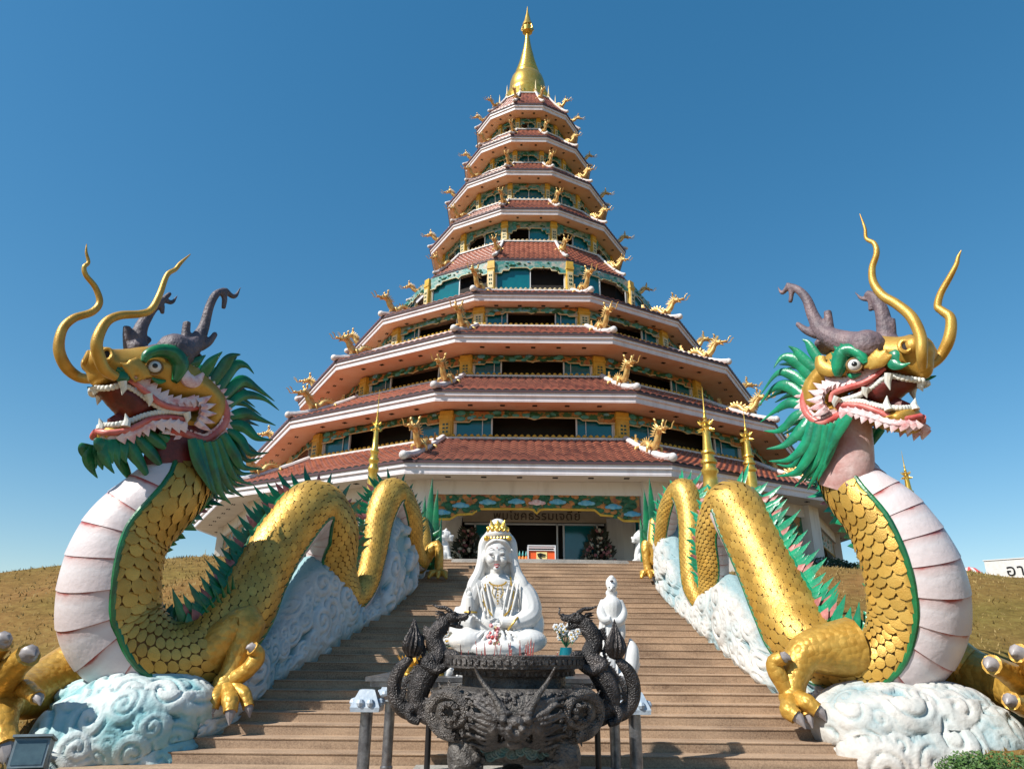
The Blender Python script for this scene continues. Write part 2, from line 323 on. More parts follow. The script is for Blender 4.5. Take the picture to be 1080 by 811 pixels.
def inflate(mb, poly, O, X, Y, T, R, g, off=0., m=0, smoothpoly=True, back=True, bulge=None):
    """a rounded solid of half thickness T grown from an outline"""
    O, X, Y = V(O), V(X), V(Y); Z = X.cross(Y).normalized()
    if smoothpoly:
        n = len(poly); Q = [poly[(i-1) % n] for i in range(n+3)]; S = crom(Q, 5)[5:5+5*n]; poly = S
    P = []
    n = len(poly)
    for i in range(n):
        a, b = poly[i], poly[(i+1) % n]; L = math.hypot(a[0]-b[0], a[1]-b[1]); k = max(1, int(L/g+.5))
        for j in range(k): t = j/k; P.append((a[0]+(b[0]-a[0])*t, a[1]+(b[1]-a[1])*t))
    nb = len(P)
    def dist(x, y):
        d = 1e9
        for i in range(nb):
            ax, ay = P[i]; bx, by = P[(i+1) % nb]; dx, dy = bx-ax, by-ay; q = dx*dx+dy*dy
            t = max(0, min(1, ((x-ax)*dx+(y-ay)*dy)/q)) if q > 1e-12 else 0
            e = (x-ax-t*dx)**2+(y-ay-t*dy)**2
            if e < d: d = e
        return sqrt(d)
    pts = [V((p[0], p[1])) for p in P]; H = [0.]*nb
    x0, x1 = min(p[0] for p in P), max(p[0] for p in P); y0, y1 = min(p[1] for p in P), max(p[1] for p in P)
    r = 0; y = y0+g*.5
    while y < y1:
        x = x0+g*(.5 if r % 2 else 1.)
        while x < x1:
            if inpoly(x, y, P):
                d = dist(x, y)
                if d > g*.45: pts.append(V((x, y))); q = 1-min(d/R, 1); H.append(sqrt(max(0, 1-q*q)))
            x += g
        y += g*.87; r += 1
    res = G.delaunay_2d_cdt(pts, [(i, (i+1) % nb) for i in range(nb)], [], 1, 1e-7)
    vo, fo = res[0], res[2]
    h = []
    for i, orig in enumerate(res[3]):
        h.append(H[orig[0]] if orig else 0.)
    k = len(vo); bf = (lambda a, b: bulge(a, b)) if bulge else (lambda a, b: 1.)
    front = [O+X*p.x+Y*p.y+Z*(off+T*h[i]*bf(p.x, p.y)) for i, p in enumerate(vo)]
    if back:
        idx = list(range(k)); bk = []; 
        for i, p in enumerate(vo):
            if h[i] > 0: idx[i] = k+len(bk); bk.append(O+X*p.x+Y*p.y+Z*(off-T*h[i]*bf(p.x, p.y)))
        mb.add(front+bk, [tuple(f) for f in fo]+[tuple(idx[q] for q in reversed(f)) for f in fo], m)
    else: mb.add(front, [tuple(f) for f in fo], m)
def spike(mb, base, d, side, L, w, th, curve=.25, m=0, n=5, back=None, k=6):
    """flat curved blade: base point, direction, width direction; optional other material on its back"""
    d, side = V(d).normalized(), V(side); side = (side-d*side.dot(d)).normalized(); nn = d.cross(side)
    for sgn, mm in ((1, m), (-1, back if back is not None else m)):
        vs = []; fs = []
        for i in range(k+1):
            t = i/k; c = base+d*L*t+side*(curve*L*t*t); ww = w*(1-t)**.75*(1+.25*sin(pi*t))
            if i == k: ww = 0.002
            vs += [c-side*ww*.5, c+nn*sgn*th*(1-t*.9), c+side*ww*.5]
        for i in range(k):
            a = i*3; fs += [(a, a+1, a+4, a+3), (a+1, a+2, a+5, a+4)]
        mb.add(vs, fs, mm)
def spiral(mb, O, X, Y, r, turns=1.75, th=.05, m=0, hand=1, k=22):
    O, X, Y = V(O), V(X).normalized(), V(Y).normalized(); Z = X.cross(Y)
    pts = []; rr = []
    for i in range(k+1):
        t = i/k; a = hand*turns*2*pi*(1-t)+.6; q = r*(.1+.9*(1-t)); pts.append(O+X*q*cos(a)+Y*q*sin(a)+Z*th*.6*t*2); rr.append(th*(.55+.45*sin(pi*min(1, t*1.3+.1))))
    mb.tube(pts, rr, 6, m, up=Z)
# ---------------------------------------------------------------- stairs and ground
TX, TY, PZ = 1.02, 45., 4.46
def zst(Y): return max(-.04, min(PZ, (Y-11.8)/.443*.15+.11))
mb = MB(); x0, x1 = -6.4, 6.4
pr = [(11.8-.443, -.04)]
prof = [(11.8, -.30)]
for n in range(0, 30):
    y = 11.8+.443*n; z = -.04+.15*n
    prof += [(y, z), (y+.0, z+.125), (y-.01, z+.128), (y-.012, z+.144), (y-.004, z+.15)]
prof += [(27.0, PZ)]
vs = []; fs = []
for k, (y, z) in enumerate(prof):
    vs += [(x0, y, z), (x1, y, z)]
    if k: fs.append((2*k-2, 2*k-1, 2*k+1, 2*k))
mb.add(vs, fs)
tag(mb.build("staircase", stepm, smooth=False), kind='structure')
def gz(x, y):
    e = max(0, min(1, (y-9.5)/16.)); e = e*e*(3-2*e)
    base = -.06+e*4.45
    far = max(0, y-60)*.02
    dx = max(0, abs(x)-9)
    base -= dx*.035*min(1, e*1.3)*(1.0 if x > 0 else 1.25)*(1 if dx < 60 else 60/dx)
    if abs(x) > 6.2: base += .12*sin(x*.5+y*.3)+.08*sin(x*1.3-y*.7)
    return base-far
mb = MB(); xs = [-900, -400, -200, -120, -80]+[-60+1.*i for i in range(121)]+[80, 120, 200, 400, 900]
ys = [-60, -20, -5, 0, 3, 6]+[8+.8*i for i in range(50)]+[50, 55, 60, 70, 90, 130, 200, 400, 900, 1500]
vs = []
for y in ys:
    for x in xs:
        z = gz(x, y) if y > 7 else -.06
        if abs(x) < 6.3 and 7 < y < 28: z = zst(y)-.35 if y > 11 else -.4
        if abs(x) < 6.3 and y <= 7: z = -.4 if y > 5 else -.06
        if y > 26.9 and math.hypot(x-TX, y-TY) < 22: z = PZ-.03
        vs.append((x, y, z))
nx = len(xs)
mb.add(vs, [(j*nx+i, j*nx+i+1, (j+1)*nx+i+1, (j+1)*nx+i) for j in range(len(ys)-1) for i in range(nx-1)])
tag(mb.build("ground", grassm), kind='structure')
mb = MB(); mb.box((0, 2.5, -.05), (12.8, 18.5, .02)); tag(mb.build("landing", stepm, smooth=False), kind='structure')
# plinth paving round the pagoda
mb = MB(); mb.lathe([(0, PZ+.004), (20.6, PZ+.004), (20.6, PZ-.5)], (TX, TY, 0), 48); tag(mb.build("terrace_paving", concrete, smooth=False), kind='structure')
# tufts of dry grass on the slopes
mb = MB(); rr = random.Random(3)
for i in range(42000):
    s = -1 if rr.random() < .5 else 1
    x = s*(6.6+rr.random()**1.5*26); y = 9.5+rr.random()**1.3*22
    if math.hypot(x-TX, y-TY) < 21.2: continue
    z = gz(x, y); h = .03+.06*rr.random(); a = rr.random()*6.3; w = .012+.02*rr.random()
    lx, ly = rr.uniform(-.08, .08), rr.uniform(-.08, .08)
    mb.add([(x-w*cos(a), y-w*sin(a), z-.03), (x+w*cos(a), y+w*sin(a), z-.03), (x+lx, y+ly, z+h)], [(0, 1, 2)])
tag(mb.build("dry_grass", paint("dry_grass_blade", (.17, .125, .045), (.34, .24, .09), 1.2, .9), smooth=False, fixn=False), "short dry grass covering both slopes beside the stairs", "grass", kind="stuff")

# ---------------------------------------------------------------- the pagoda
T15 = rad(15)
#       eave apothem, soffit z, fascia top, ridge apothem, ridge z, wall apothem under this eave
TIER = [(18.95, 7.82, 8.28, 15.05, 10.28, 14.2),
        (16.3, 11.67, 12.12, 12.72, 14.15, 14.75),
        (14.2, 15.4, 15.83, 10.9, 17.75, 12.4),
        (11.6, 19.0, 19.4, 8.95, 20.95, 10.6),
        (8.05, 23.1, 23.6, 6.2, 25.95, 8.6),
        (6.85, 27.65, 28.05, 5.0, 29.95, 5.9),
        (5.8, 31.5, 31.9, 3.75, 33.95, 4.7),
        (4.67, 35.2, 35.6, 3.0, 37.55, 3.5),
        (3.86, 38.75, 39.2, 2.25, 41.7, 2.8)]
pagoda = thing("pagoda", (TX, TY, PZ), "tall nine-storey pagoda with red tiled roofs and golden spire behind the stairs", "pagoda")
def dod(ap, z, ang0=0):      # corner k of the twelve-sided ring
    r = ap/cos(T15); return [V((TX+r*sin(T15+k*pi/6), TY-r*cos(T15+k*pi/6), z)) for k in range(12)]
def ring(mb, prof, m=0):
    vs = []
    for a, z in prof: vs += dod(a, z)
    mb.add(vs, [(j*12+i, j*12+(i+1) % 12, (j+1)*12+(i+1) % 12, (j+1)*12+i) for j in range(len(prof)-1) for i in range(12)], m)
def facef(k, ap, z=0):       # frame of face k: centre, right, outward
    a = k*pi/6; out = V((sin(a), -cos(a), 0)); rt = V((cos(a), sin(a), 0)); return V((TX, TY, 0))+out*ap+V((0, 0, z)), rt, out
def grp_copy(ob, parent, ang):
    c = ob.copy(); COL.objects.link(c); c.parent = parent; return c
def turn(ob, k):             # same mesh, turned k faces about the pagoda's axis
    c = ob.copy(); COL.objects.link(c); c.parent = ob.parent; c.rotation_euler.z = ob.rotation_euler.z+k*pi/6; return c
FACES = (-3, -2, -1, 1, 2, 3)
ORD = ["lowest", "second", "third", "fourth", "fifth", "sixth", "seventh", "eighth", "topmost"]
sr = random.Random(11)
def valance(w, h, drop, n=9):        # outline of the painted board with a stepped, scalloped lower edge
    P = [(-w/2, 0), (w/2, 0), (w/2, -h*1.)]
    a = w/2
    pts = [(a, -h), (a*.8, -h), (a*.77, -h*.78), (a*.6, -h*.76), (a*.56, -h*.55), (a*.1, -h*.52), (a*.04, -h*.62), (0, -h*.72)]
    P = [(-w/2, 0)]+[(-x, y) for x, y in pts[:-1]]+[pts[-1]]+[(x, y) for x, y in reversed(pts[:-1])]+[(w/2, 0)]
    return P, pts
for t, (ea, sz, fz, ra, rz, wa) in enumerate(TIER):
    floor_z = PZ if t == 0 else TIER[t-1][4]-.06
    # storey core painted near-black as the unlit room behind the windows, with floor slab
    mb = MB()
    core = wa-1.1 if t else wa
    if t == 0:
        # entrance bay open to the front: side walls built as panels round the other faces
        c0 = dod(wa, 0)
        for k in range(12):
            if k == 11: continue
            a, b = c0[k], c0[(k+1) % 12]
            mb.add([(a.x, a.y, PZ), (b.x, b.y, PZ), (b.x, b.y, sz+.02), (a.x, a.y, sz+.02)], [(0, 1, 2, 3)])
    else:
        ring(mb, [(core, floor_z), (core, sz+.25)])
        ring(mb, [(wa+.28, floor_z), (wa+.28, floor_z+.05), (core, floor_z+.05)])
    st = mb.build("storey", [wallw if t == 0 else hollowshade], pagoda, smooth=False)
    mb = MB()
    ring(mb, [(wa-1.2 if t else wa-3, sz+.14), (ea-.02, sz), ]); 
    # little vents under the eaves
    so_ = mb.build("soffit", [soffit1 if t == 0 else soffit2], st, smooth=False)
    side = 2*ea*math.tan(T15); nv = max(2, int(side/1.5)); mb = MB(); vm = None; hw = .16 if ea > 9 else .11
    for k in (-3, -2, -1, 0, 1, 2, 3):
        for i in range(nv):
            Cc, rt, out = facef(k, ea-.75 if ea > 9 else ea-.5); x = (i+.5-nv/2)*side*.82/nv; p = Cc+rt*x
            if t < 2:
                if vm is None:
                    m2 = MB(); m2.box((0, 0, 0), (hw*1.3, .05, .02)); m2.box((0, -.1, 0), (hw*1.3, .05, .02)); v_ = m2.build("vent", hollowshade, None, smooth=False); vm = v_.data; v_.parent = st
                else: v_ = bpy.data.objects.new("vent", vm); COL.objects.link(v_); v_.parent = st
                v_.location = V((p.x, p.y, sz-.004))-ROOT[pagoda.name]; v_.rotation_euler.z = k*pi/6
            else: mb.box((p.x, p.y, sz-.004), (hw*1.3, .05, .02), rotz(k*pi/6)); mb.box(tuple(p+out*.09+V((0, 0, sz-.004-p.z))), (hw*1.3, .05, .02), rotz(k*pi/6))
    if t >= 2: mb.build("soffit_vents", hollowshade, st, smooth=False)["kind"] = "stuff"
    mb = MB(); hf = fz-sz
    ring(mb, [(ea-.12, sz-.003), (ea-.03, sz-.05), (ea-.03, sz+hf*.42), (ea+.05, sz+hf*.45), (ea+.05, sz+hf*.86), (ea-.1, sz+hf*.87)])
    mb.build("fascia", fasc, st, smooth=False)
    mb = MB(); ring(mb, [(ea-.1, sz+hf*.80), (ea+.11, fz-.10), (ea+.12, fz-.02), (ea-.1, fz)])
    mb.build("gutter", paint("gutter_dark", (.09, .05, .06), None, rough=.5), st, smooth=False)
    # roof tiles: rows and columns of curved tiles, one face then turned copies
    mb = MB(); Cc, rt, out = facef(0, 0)
    run = ea-ra; L = math.hypot(run, rz-fz); tw = .36 if t < 4 else .3; rows = max(3, int(L/.33)); nc = int(2*ea*math.tan(T15)/tw)
    sag = .10*L
    per = 4
    for r in range(rows):
        for half in (0, 1):
            pass
        a0, a1 = r/rows, (r+1)/rows
        def P(s, q, lift):      # s 0 at eave..1 at ridge ; q across in metres
            ap = ea+.08-(run+.08)*s; z = fz-.03+(rz-fz)*(s*.78+.22*s*s)
            return V((TX+q, TY-ap, z+lift))
        wv0 = (ea+.08-(run+.08)*a0)*math.tan(T15); wv1 = (ea+.08-(run+.08)*a1)*math.tan(T15)
        n0 = int(wv0*2/tw*per/2)
        vs = []; fs = []; uv = []; gp = []
        def lf(q): u = q/tw; return .075*abs(sin(pi*u)) if tw else 0
        per = 6; k0 = int(wv0/tw*per); QS = [-wv0]+[j*tw/per for j in range(-k0, k0+1)]+[wv0]; N_ = len(QS)-1
        for i in range(N_+1):
            q = QS[i]; q1 = max(-wv1, min(wv1, q))
            qq = q
            vs += [P(a0, qq, .065+lf(q)), P(a0, qq, .035+lf(q)*.95), P(a1, q1, .005+lf(q1)), P(a0, qq, -.02)]
        for i in range(N_):
            a = 4*i; fs += [(a, a+4, a+5, a+1), (a, a+2, a+6, a+4)]; gp.append((a+1, a+5, a+7, a+3))
            q = (QS[i]+QS[i+1])/2; U0 = int((q+50)/tw)+.5
            uv += [[(U0, r+.5)]*4, [(U0, r+.5)]*4]
        mb.add(vs, fs, 0, uv); o_ = len(mb.v)-len(vs)
        for g_ in gp: mb.f.append([o_+k_ for k_ in g_]); mb.mi.append(1)  # faces below the tile ends, shade of the open gap painted near-black
    ti = mb.build("roof", [tile, hollowshade], st, angle=50)
    ti["label"] = "red tiled %s roof of the pagoda" % ORD[t]
    tl = [ti]+[turn_ for turn_ in ()]
    # turned copies need the mesh about the axis: the pagoda's root stands on the axis, so a rotation is enough
    for k in FACES: turn(ti, k)
    # hips
    mb = MB(); d = V((sin(T15), -cos(T15), 0)); pts = []; rd = []
    for i in range(9):
        s = i/8; ap = ea+.16-(run+.1)*s; z = fz+.02+(rz-fz)*(s*.78+.22*s*s)+(.10*(1-s*4)**2 if s < .25 else 0)
        pts.append(V((TX, TY, z+.06))+d*(ap/cos(T15))); rd.append((.16 if t < 4 else .1)*(1.25-.35*s))
    mb.tube(pts, rd, 8, flat=.8); mb.ball(pts[0], .175 if t < 4 else .115, 16)
    hp_ = mb.build("hip_ridge", ridgew, st)
    for k in (-4, -3, -2, -1, 1, 2, 3): turn(hp_, k)
    mb = MB(); ring(mb, [(ra+.12, rz-.02), (ra+.12, rz+.07), (ra-.25, rz+.075)]); mb.build("ridge_band", ridgew, st, smooth=False)
    # cresting
    if t < 8:
        mb = MB(); side = 2*(ra+.02)*math.tan(T15); n = max(6, int(side/.27))
        Cc, rt, out = facef(0, ra-.02)
        mb.box((Cc.x, Cc.y, rz+.1), (side, .07, .05), m=0)
        for i in range(n):
            x = (i+.5-n/2)*side/n; mb.lathe([(.05, 0), (.09, .03), (.1, .08), (.05, .12), (.0, .15)], (Cc.x+x, Cc.y, rz+.1), 6)
        cr = mb.build("cresting", yellow if t < 3 else cream, st)
        for k in FACES: turn(cr, k)
    if t == 0: continue
    # wall panels
    h = sz-floor_z-.02; side = 2*wa*math.tan(T15); pw = .62 if t < 4 else .42
    pw *= (1 if t < 6 else .75)
    ow = side-pw-.16; arch = t >= 5
    Cc, rt, out = facef(0, wa)
    mb = MB()
    # corner pillar (stands on the right corner of face 0)
    a = T15; pc = V((TX, TY, 0))+V((sin(a), -cos(a), 0))*(wa/cos(T15)-.04)
    mb.box((pc.x, pc.y, floor_z+h/2), (pw, .34, h), rotz(a))
    mb.box((pc.x, pc.y, floor_z+h*.42+.0), (pw*.8, .40, h*.5), rotz(a), 1 if t >= 3 else 0)
    mb.box((pc.x, pc.y, floor_z+h*.8), (pw*1.12, .42, h*.08), rotz(a), 0)
    for q in range(3):
        for e in (-1, 1): mb.box(tuple(V((pc.x, pc.y, floor_z+h*(.3+.12*q)))+V((sin(a), -cos(a), 0))*.205+V((cos(a), sin(a), 0))*e*pw*.13), (pw*.16, .02, h*.06), rotz(a), 2)
    pl = mb.build("pillar", [yellow, cream if t > 2 else yellow, dgreen], st, smooth=False)
    for k in (-4,)+FACES: turn(pl, k)
    # valance board with relief
    mb = MB(); vh = h*(.36 if not arch else .5)
    P_, edge = valance(ow+.2, vh, 0); O = Cc+V((0, -.02, floor_z+h+.01))
    mb.prism(P_, O, (1, 0, 0), (0, 0, 1), -.10, 0) if False else mb.prism(P_, O+V((0, .08, 0)), (1, 0, 0), (0, 0, 1), .10, 0)
    E_ = [O+V((x, -.02, z)) for x, z in [(-p[0], p[1]) for p in edge]+[p for p in reversed(edge[:-1])]]
    mb.tube(E_, .035 if t < 4 else .03, 6, 1)
    for q in range(int(34 if t < 4 else 16)):
        x = sr.uniform(-.47, .47)*ow; zmax = vh*(.55 if abs(x) < ow*.3 else .9)
        z = -sr.uniform(.06, 1)*zmax*.9; r = sr.uniform(.07, .17)*(1 if t < 4 else .62)
        mb.ball(O+V((x, -.03, z)), (r*1.5, .06, r*.75), 8, sr.choice([2, 2, 2, 3, 3, 4, 5]))
    va = mb.build("valance", [relief if t < 3 else relief2, cream, greenr, teal, orange, blue], st)
    for k in FACES: turn(va, k)
    # windows: frame with two teal panes and the dark opening between them
    wz0 = floor_z+.12; wz1 = floor_z+h-vh*.45
    w = ow-.04
    mb = MB(); y = Cc.y+.12
    fw = .07 if t < 4 else .05
    if t < 5:
        jam = [-w/2, -w*.27 if t < 4 else 0, w*.27 if t < 4 else 0, w/2]
    else: jam = [-w/2, 0, 0, w/2]
    for x in sorted(set(jam)): mb.box((Cc.x+x, y, (wz0+wz1)/2), (fw, .09, wz1-wz0), m=0)
    mb.box((Cc.x, y, wz0+fw/2), (w, .1, fw), m=0)
    wn = mb.build("window", [frame], st, smooth=False)
    mb = MB()
    if t < 4:
        for s in (-1, 1): mb.box((Cc.x+s*w*.385, y+.03, (wz0+wz1)/2), (w*.225, .02, wz1-wz0), m=0)
        for s in (-1, 1): mb.box((Cc.x+s*w*.33, y-.02, (wz0+wz1)/2), (.035, .03, wz1-wz0), m=1)
    else:
        sd = -1 if t in (4,) else 1
        mb.box((Cc.x+sd*w*.25, y+.03, (wz0+wz1)/2), (w*.48, .02, wz1-wz0), m=0)
        if t in (6, 7): mb.box((Cc.x-sd*w*.25, y+.03, (wz0+wz1)/2), (w*.48, .02, wz1-wz0), m=0)
    pn = mb.build("window_glass", [tealglass, frame], st, smooth=False)
    for k in FACES: turn(wn, k); turn(pn, k)
    # white-painted side reveals
    mb = MB()
    for s in (-1, 1): mb.box((Cc.x+s*(w/2+.09), Cc.y+.1, floor_z+h*.4), (.14, .16, h*.8))
    rv = mb.build("window_reveal", cream if t > 2 else wallw, st, smooth=False)
    for k in FACES: turn(rv, k)
# golden chedi on top
zt = TIER[8][4]+.1
mb = MB()
prof = [(2.15, zt), (2.2, zt+.25), (2.0, zt+.45), (2.05, zt+.7), (1.8, zt+.95), (1.86, zt+1.2), (1.62, zt+1.45), (1.66, zt+1.7), (1.5, zt+2.0), (1.48, zt+2.4), (1.42, zt+2.9), (1.28, zt+3.4), (1.05, zt+3.75), (.95, zt+3.8), (.98, zt+4.05)]
z = zt+4.05; r = .95
while r > .17:
    prof += [(r, z), (r*1.03, z+.1), (r*.93, z+.2)]; z += .2+.03*r; r *= .925 if r > .5 else .9
prof += [(.14, z), (.1, z+.35)]
mb.lathe(prof, (TX, TY, 0), 32); ztop = z+.3
ch = mb.build("spire", goldbright, pagoda)
mb = MB()
mb.lathe([(.1, ztop), (.42, ztop+.15), (.5, ztop+.55), (.46, ztop+.6)], (TX, TY, 0), 12)
for k in range(8):
    a = k*pi/4; mb.tube([V((TX+.18*cos(a), TY+.18*sin(a), ztop)), V((TX+.52*cos(a), TY+.52*sin(a), ztop+.35)), V((TX+.44*cos(a), TY+.44*sin(a), ztop+.75))], .035, 5, 0)
mb.lathe([(.3, ztop+.72), (.46, ztop+.78), (.42, ztop+1.0), (.3, ztop+1.3), (.22, ztop+1.7), (.12, ztop+2.2), (.09, ztop+2.35), (.03, ztop+2.9), (0, ztop+3.1)], (TX, TY, 0), 16)
mb.build("umbrella_finial", goldbright, ch)
for k in range(12):
    a = T15+k*pi/6; d = V((sin(a), -cos(a), 0)); p = V((TX, TY, zt-.1))+d*2.3; mb = MB()
    mb.lathe([(.16, 0), (.16, .15), (.08, .3), (.13, .4), (.06, .55), (.04, 1.0), (.0, 1.45)], p, 8)
    mb.build("corner_pinnacle", cream, ch)
# entrance storey: columns, beam, painted valance, doors
ent = bpy.data.objects.get("storey"); ROOT[ent.name] = ROOT["pagoda"]
ca = 17.3; Cc, rt, out = facef(0, ca)
mb = MB()
for k in range(-4, 4):
    a = T15+k*pi/6; p = V((TX, TY, 0))+V((sin(a), -cos(a), 0))*(ca/cos(T15))
    mb2 = MB(); mb2.box((p.x, p.y, (PZ+7.86)/2), (1.05, .62, 7.86-PZ), rotz(a)); mb2.box((p.x, p.y, PZ+.15), (1.25, .8, .3), rotz(a))
    mb2.build("column", wallw, ent, smooth=False)
ring_in = ca-.25
mb = MB(); ring(mb, [(ca-.3, 7.3), (ca+.2, 7.3), (ca+.2, 7.84), ]); mb.build("beam", wallw, ent, smooth=False)
side = 2*ca*math.tan(T15)
mb = MB(); w = side-1.15; O = V((TX, TY-ca-.12, 7.30)); vh = .98
edge = [(w/2, -vh), (w*.42, -vh), (w*.385, -vh*.82), (w*.31, -vh*.78), (w*.28, -vh*.58), (w*.04, -vh*.56), (.12, -vh*.6), (0, -vh*.74)]
P_ = [(-w/2, 0)]+[(-x, y) for x, y in edge[:-1]]+[edge[-1]]+[(x, y) for x, y in reversed(edge[:-1])]+[(w/2, 0)]
mb.prism(P_, O+V((0, .1, 0)), (1, 0, 0), (0, 0, 1), .12, 0)
mb.tube([O+V((-x, -.03, y)) for x, y in edge]+[O+V((x, -.03, y)) for x, y in reversed(edge[:-1])], .05, 8, 1)
for q in range(150):
    x = sr.uniform(-.48, .48)*w; zm = vh*(.48 if abs(x) < w*.28 else .68 if abs(x) < w*.38 else .9); z = -sr.uniform(.05, 1)*zm
    r = sr.uniform(.05, .14); mb.ball(O+V((x, -.04, z)), (r*1.4, .05, r), 8, sr.choice([2, 2, 2, 2, 4, 4]))
for x, z in ((-.46, -.86), (-.37, -.55), (-.24, -.4), (-.1, -.36), (.1, -.36), (.24, -.4), (.37, -.55), (.46, -.86), (0, -.4)):
    for dx, r in ((-.16, .09), (0, .15), (.17, .1)): mb.ball(O+V((x*w+dx*1.2, -.09, z*vh*.92+r*.4)), (r*1.6, .05, r*.8), 8, 5 if x else 3)
mb.build("painted_valance", [relief, yellow, greenr, pinkwhite, orange, blue], ent)
# side bays of the ground floor get plainer painted boards
for k in (-3, -2, -1, 1, 2, 3):
    Cc, rt, out = facef(k, ca-.02, 7.32); mb = MB()
    mb.prism([(-w/2, -.75), (w/2, -.75), (w/2, 0), (-w/2, 0)], Cc, rt, (0, 0, 1), .1, 0)
    for q in range(40):
        x = sr.uniform(-.48, .48)*w; z = -sr.uniform(.08, .68); r = sr.uniform(.06, .15); mb.ball(Cc+rt*x+out*.03+V((0, 0, z)), (r*1.4, r*1.4*.3+.05, r*.8), 8, sr.choice([1, 1, 2, 3]), rotz(k*pi/6))
    mb.tube([Cc+rt*(-w/2)+out*.05-V((0, 0, .75)), Cc+rt*(w/2)+out*.05-V((0, 0, .75))], .05, 6, 4)
    mb.build("painted_board", [relief, greenr, orange, blue, yellow], ent)
# ground floor windows of the side faces
for k in (-3, -2, -1, 1, 2, 3):
    Cc, rt, out = facef(k, wa0 if False else 14.2); R3 = rotz(k*pi/6)
    for j in (-1, 0, 1):
        mb = MB(); c = Cc+rt*j*2.3+V((0, 0, PZ+1.55))
        for dx in (-.8, .8): mb.box(c+rt*dx+out*.03, (.09, .08, 2.1), R3, 0)
        for dz in (-1.05, 1.05): mb.box(c+V((0, 0, dz))+out*.03, (1.7, .08, .09), R3, 0)
        w_ = mb.build("window", frame, ent, smooth=False)
        mb = MB(); mb.box(c+out*.02, (1.56, .03, 2.06), R3); mb.build("window_glass", tealglass, w_, smooth=False)
# recessed entrance: side walls, lintel with the name, glass doors
ew = 3.15; ey = TY-14.2
mb = MB()
mb.box((TX, ey+1.6, PZ+1.6), (7.6, .2, 3.3), m=1)
mb.box((TX, ey-.3, 7.2), (7.7, .9, .55), m=0)         # dropped ceiling
for s in (-1, 1): mb.box((TX+s*(ew+.35), ey+.1, PZ+1.25), (.7, .5, 2.6), m=0)
mb.build("entrance_wall", [wallw, hollowshade], ent, smooth=False)
mb = MB(); mb.box((TX, ey-.83, PZ+2.42), (6.1, .12, .5)); lint = mb.build("lintel", paint("lintel_tan", (.34, .27, .19), (.28, .22, .15), 2., .6), ent, smooth=False)
letters("\u0e1e\u0e1a\u0e42\u0e0a\u0e04\u0e18\u0e23\u0e23\u0e21\u0e40\u0e08\u0e14\u0e35\u0e22\u0e4c", .5, (TX+.1, ey-.91, PZ+2.27), (pi/2, 0, 0), paint("letter_brown", (.05, .03, .015), None, rough=.4), ent, 1.08)
mb = MB()
for x in (-2.6, -1.35, 1.0, 1.28, 2.75): mb.box((TX+x*.98, ey-.42, PZ+1.08), (.07, .07, 2.2))
mb.box((TX, ey-.42, PZ+2.16), (6.0, .07, .07)); dr = mb.build("glass_door", frame, ent, smooth=False)
mb = MB()
mb.box((TX-1.95, ey-.38, PZ+1.08), (1.2, .03, 2.15)); mb.build("door_pane", tealglass, dr, smooth=False); mb = MB(); mb.box((TX+2.0, ey-.38, PZ+1.08), (1.4, .03, 2.15)); mb.build("door_pane", tealglass, dr, smooth=False)
mb = MB()
mb.box((TX+2.0, ey-.34, PZ+.75), (1.4, .05, .05)); mb.box((TX+2.0, ey-.3, PZ+.38), (1.35, .02, .7)); mb.build("door_panel", teal, dr, smooth=False)
# ---------------------------------------------------------------- the two great dragons
def nv(v): v = V(v); return v.normalized()
DR = {}
# px, py, metres ahead, radius in px, dorsal direction (x towards the stairs, y away, z up)
PATHL = [(203,482,13.5,32,(.8,.5,.2)),(192,500,13.1,38,(.8,.5,0)),(172,523,12.6,42,(.45,.75,-.5)),(134,562,12.4,49,(.42,.9,-.3)),(117,612,12.4,54,(.38,.93,0)),(121,662,12.6,55,(.4,.88,.3)),
 (160,697,12.9,48,(.2,.45,.85)),(210,693,13.4,43,(.05,.05,1)),(250,652,14.0,36,(-.45,-.45,.8)),(270,615,14.6,32,(-.66,-.6,.5)),(295,572,15.3,30,(-.66,-.5,.6)),(330,535,16.2,29,(-.3,.2,.9)),
 (350,560,16.9,27,(.5,.6,.5)),(350,600,17.3,25,(.7,.7,0)),(366,632,17.8,19,(.1,.5,.7)),(384,618,18.3,14,(-.7,-.4,.5)),(393,585,18.8,14,(-.7,-.6,.3)),(400,545,19.4,16,(-.7,-.4,.5)),(414,521,20,17,(-.2,.3,.9)),
 (430,545,20.6,14,(.5,.7,.4)),(434,575,21.2,12,(.5,.7,.1)),(443,592,21.8,9,(0,.3,1)),(447,570,22.3,8,(-.5,0,.4)),(445,548,22.7,6,(-.5,0,.4))]
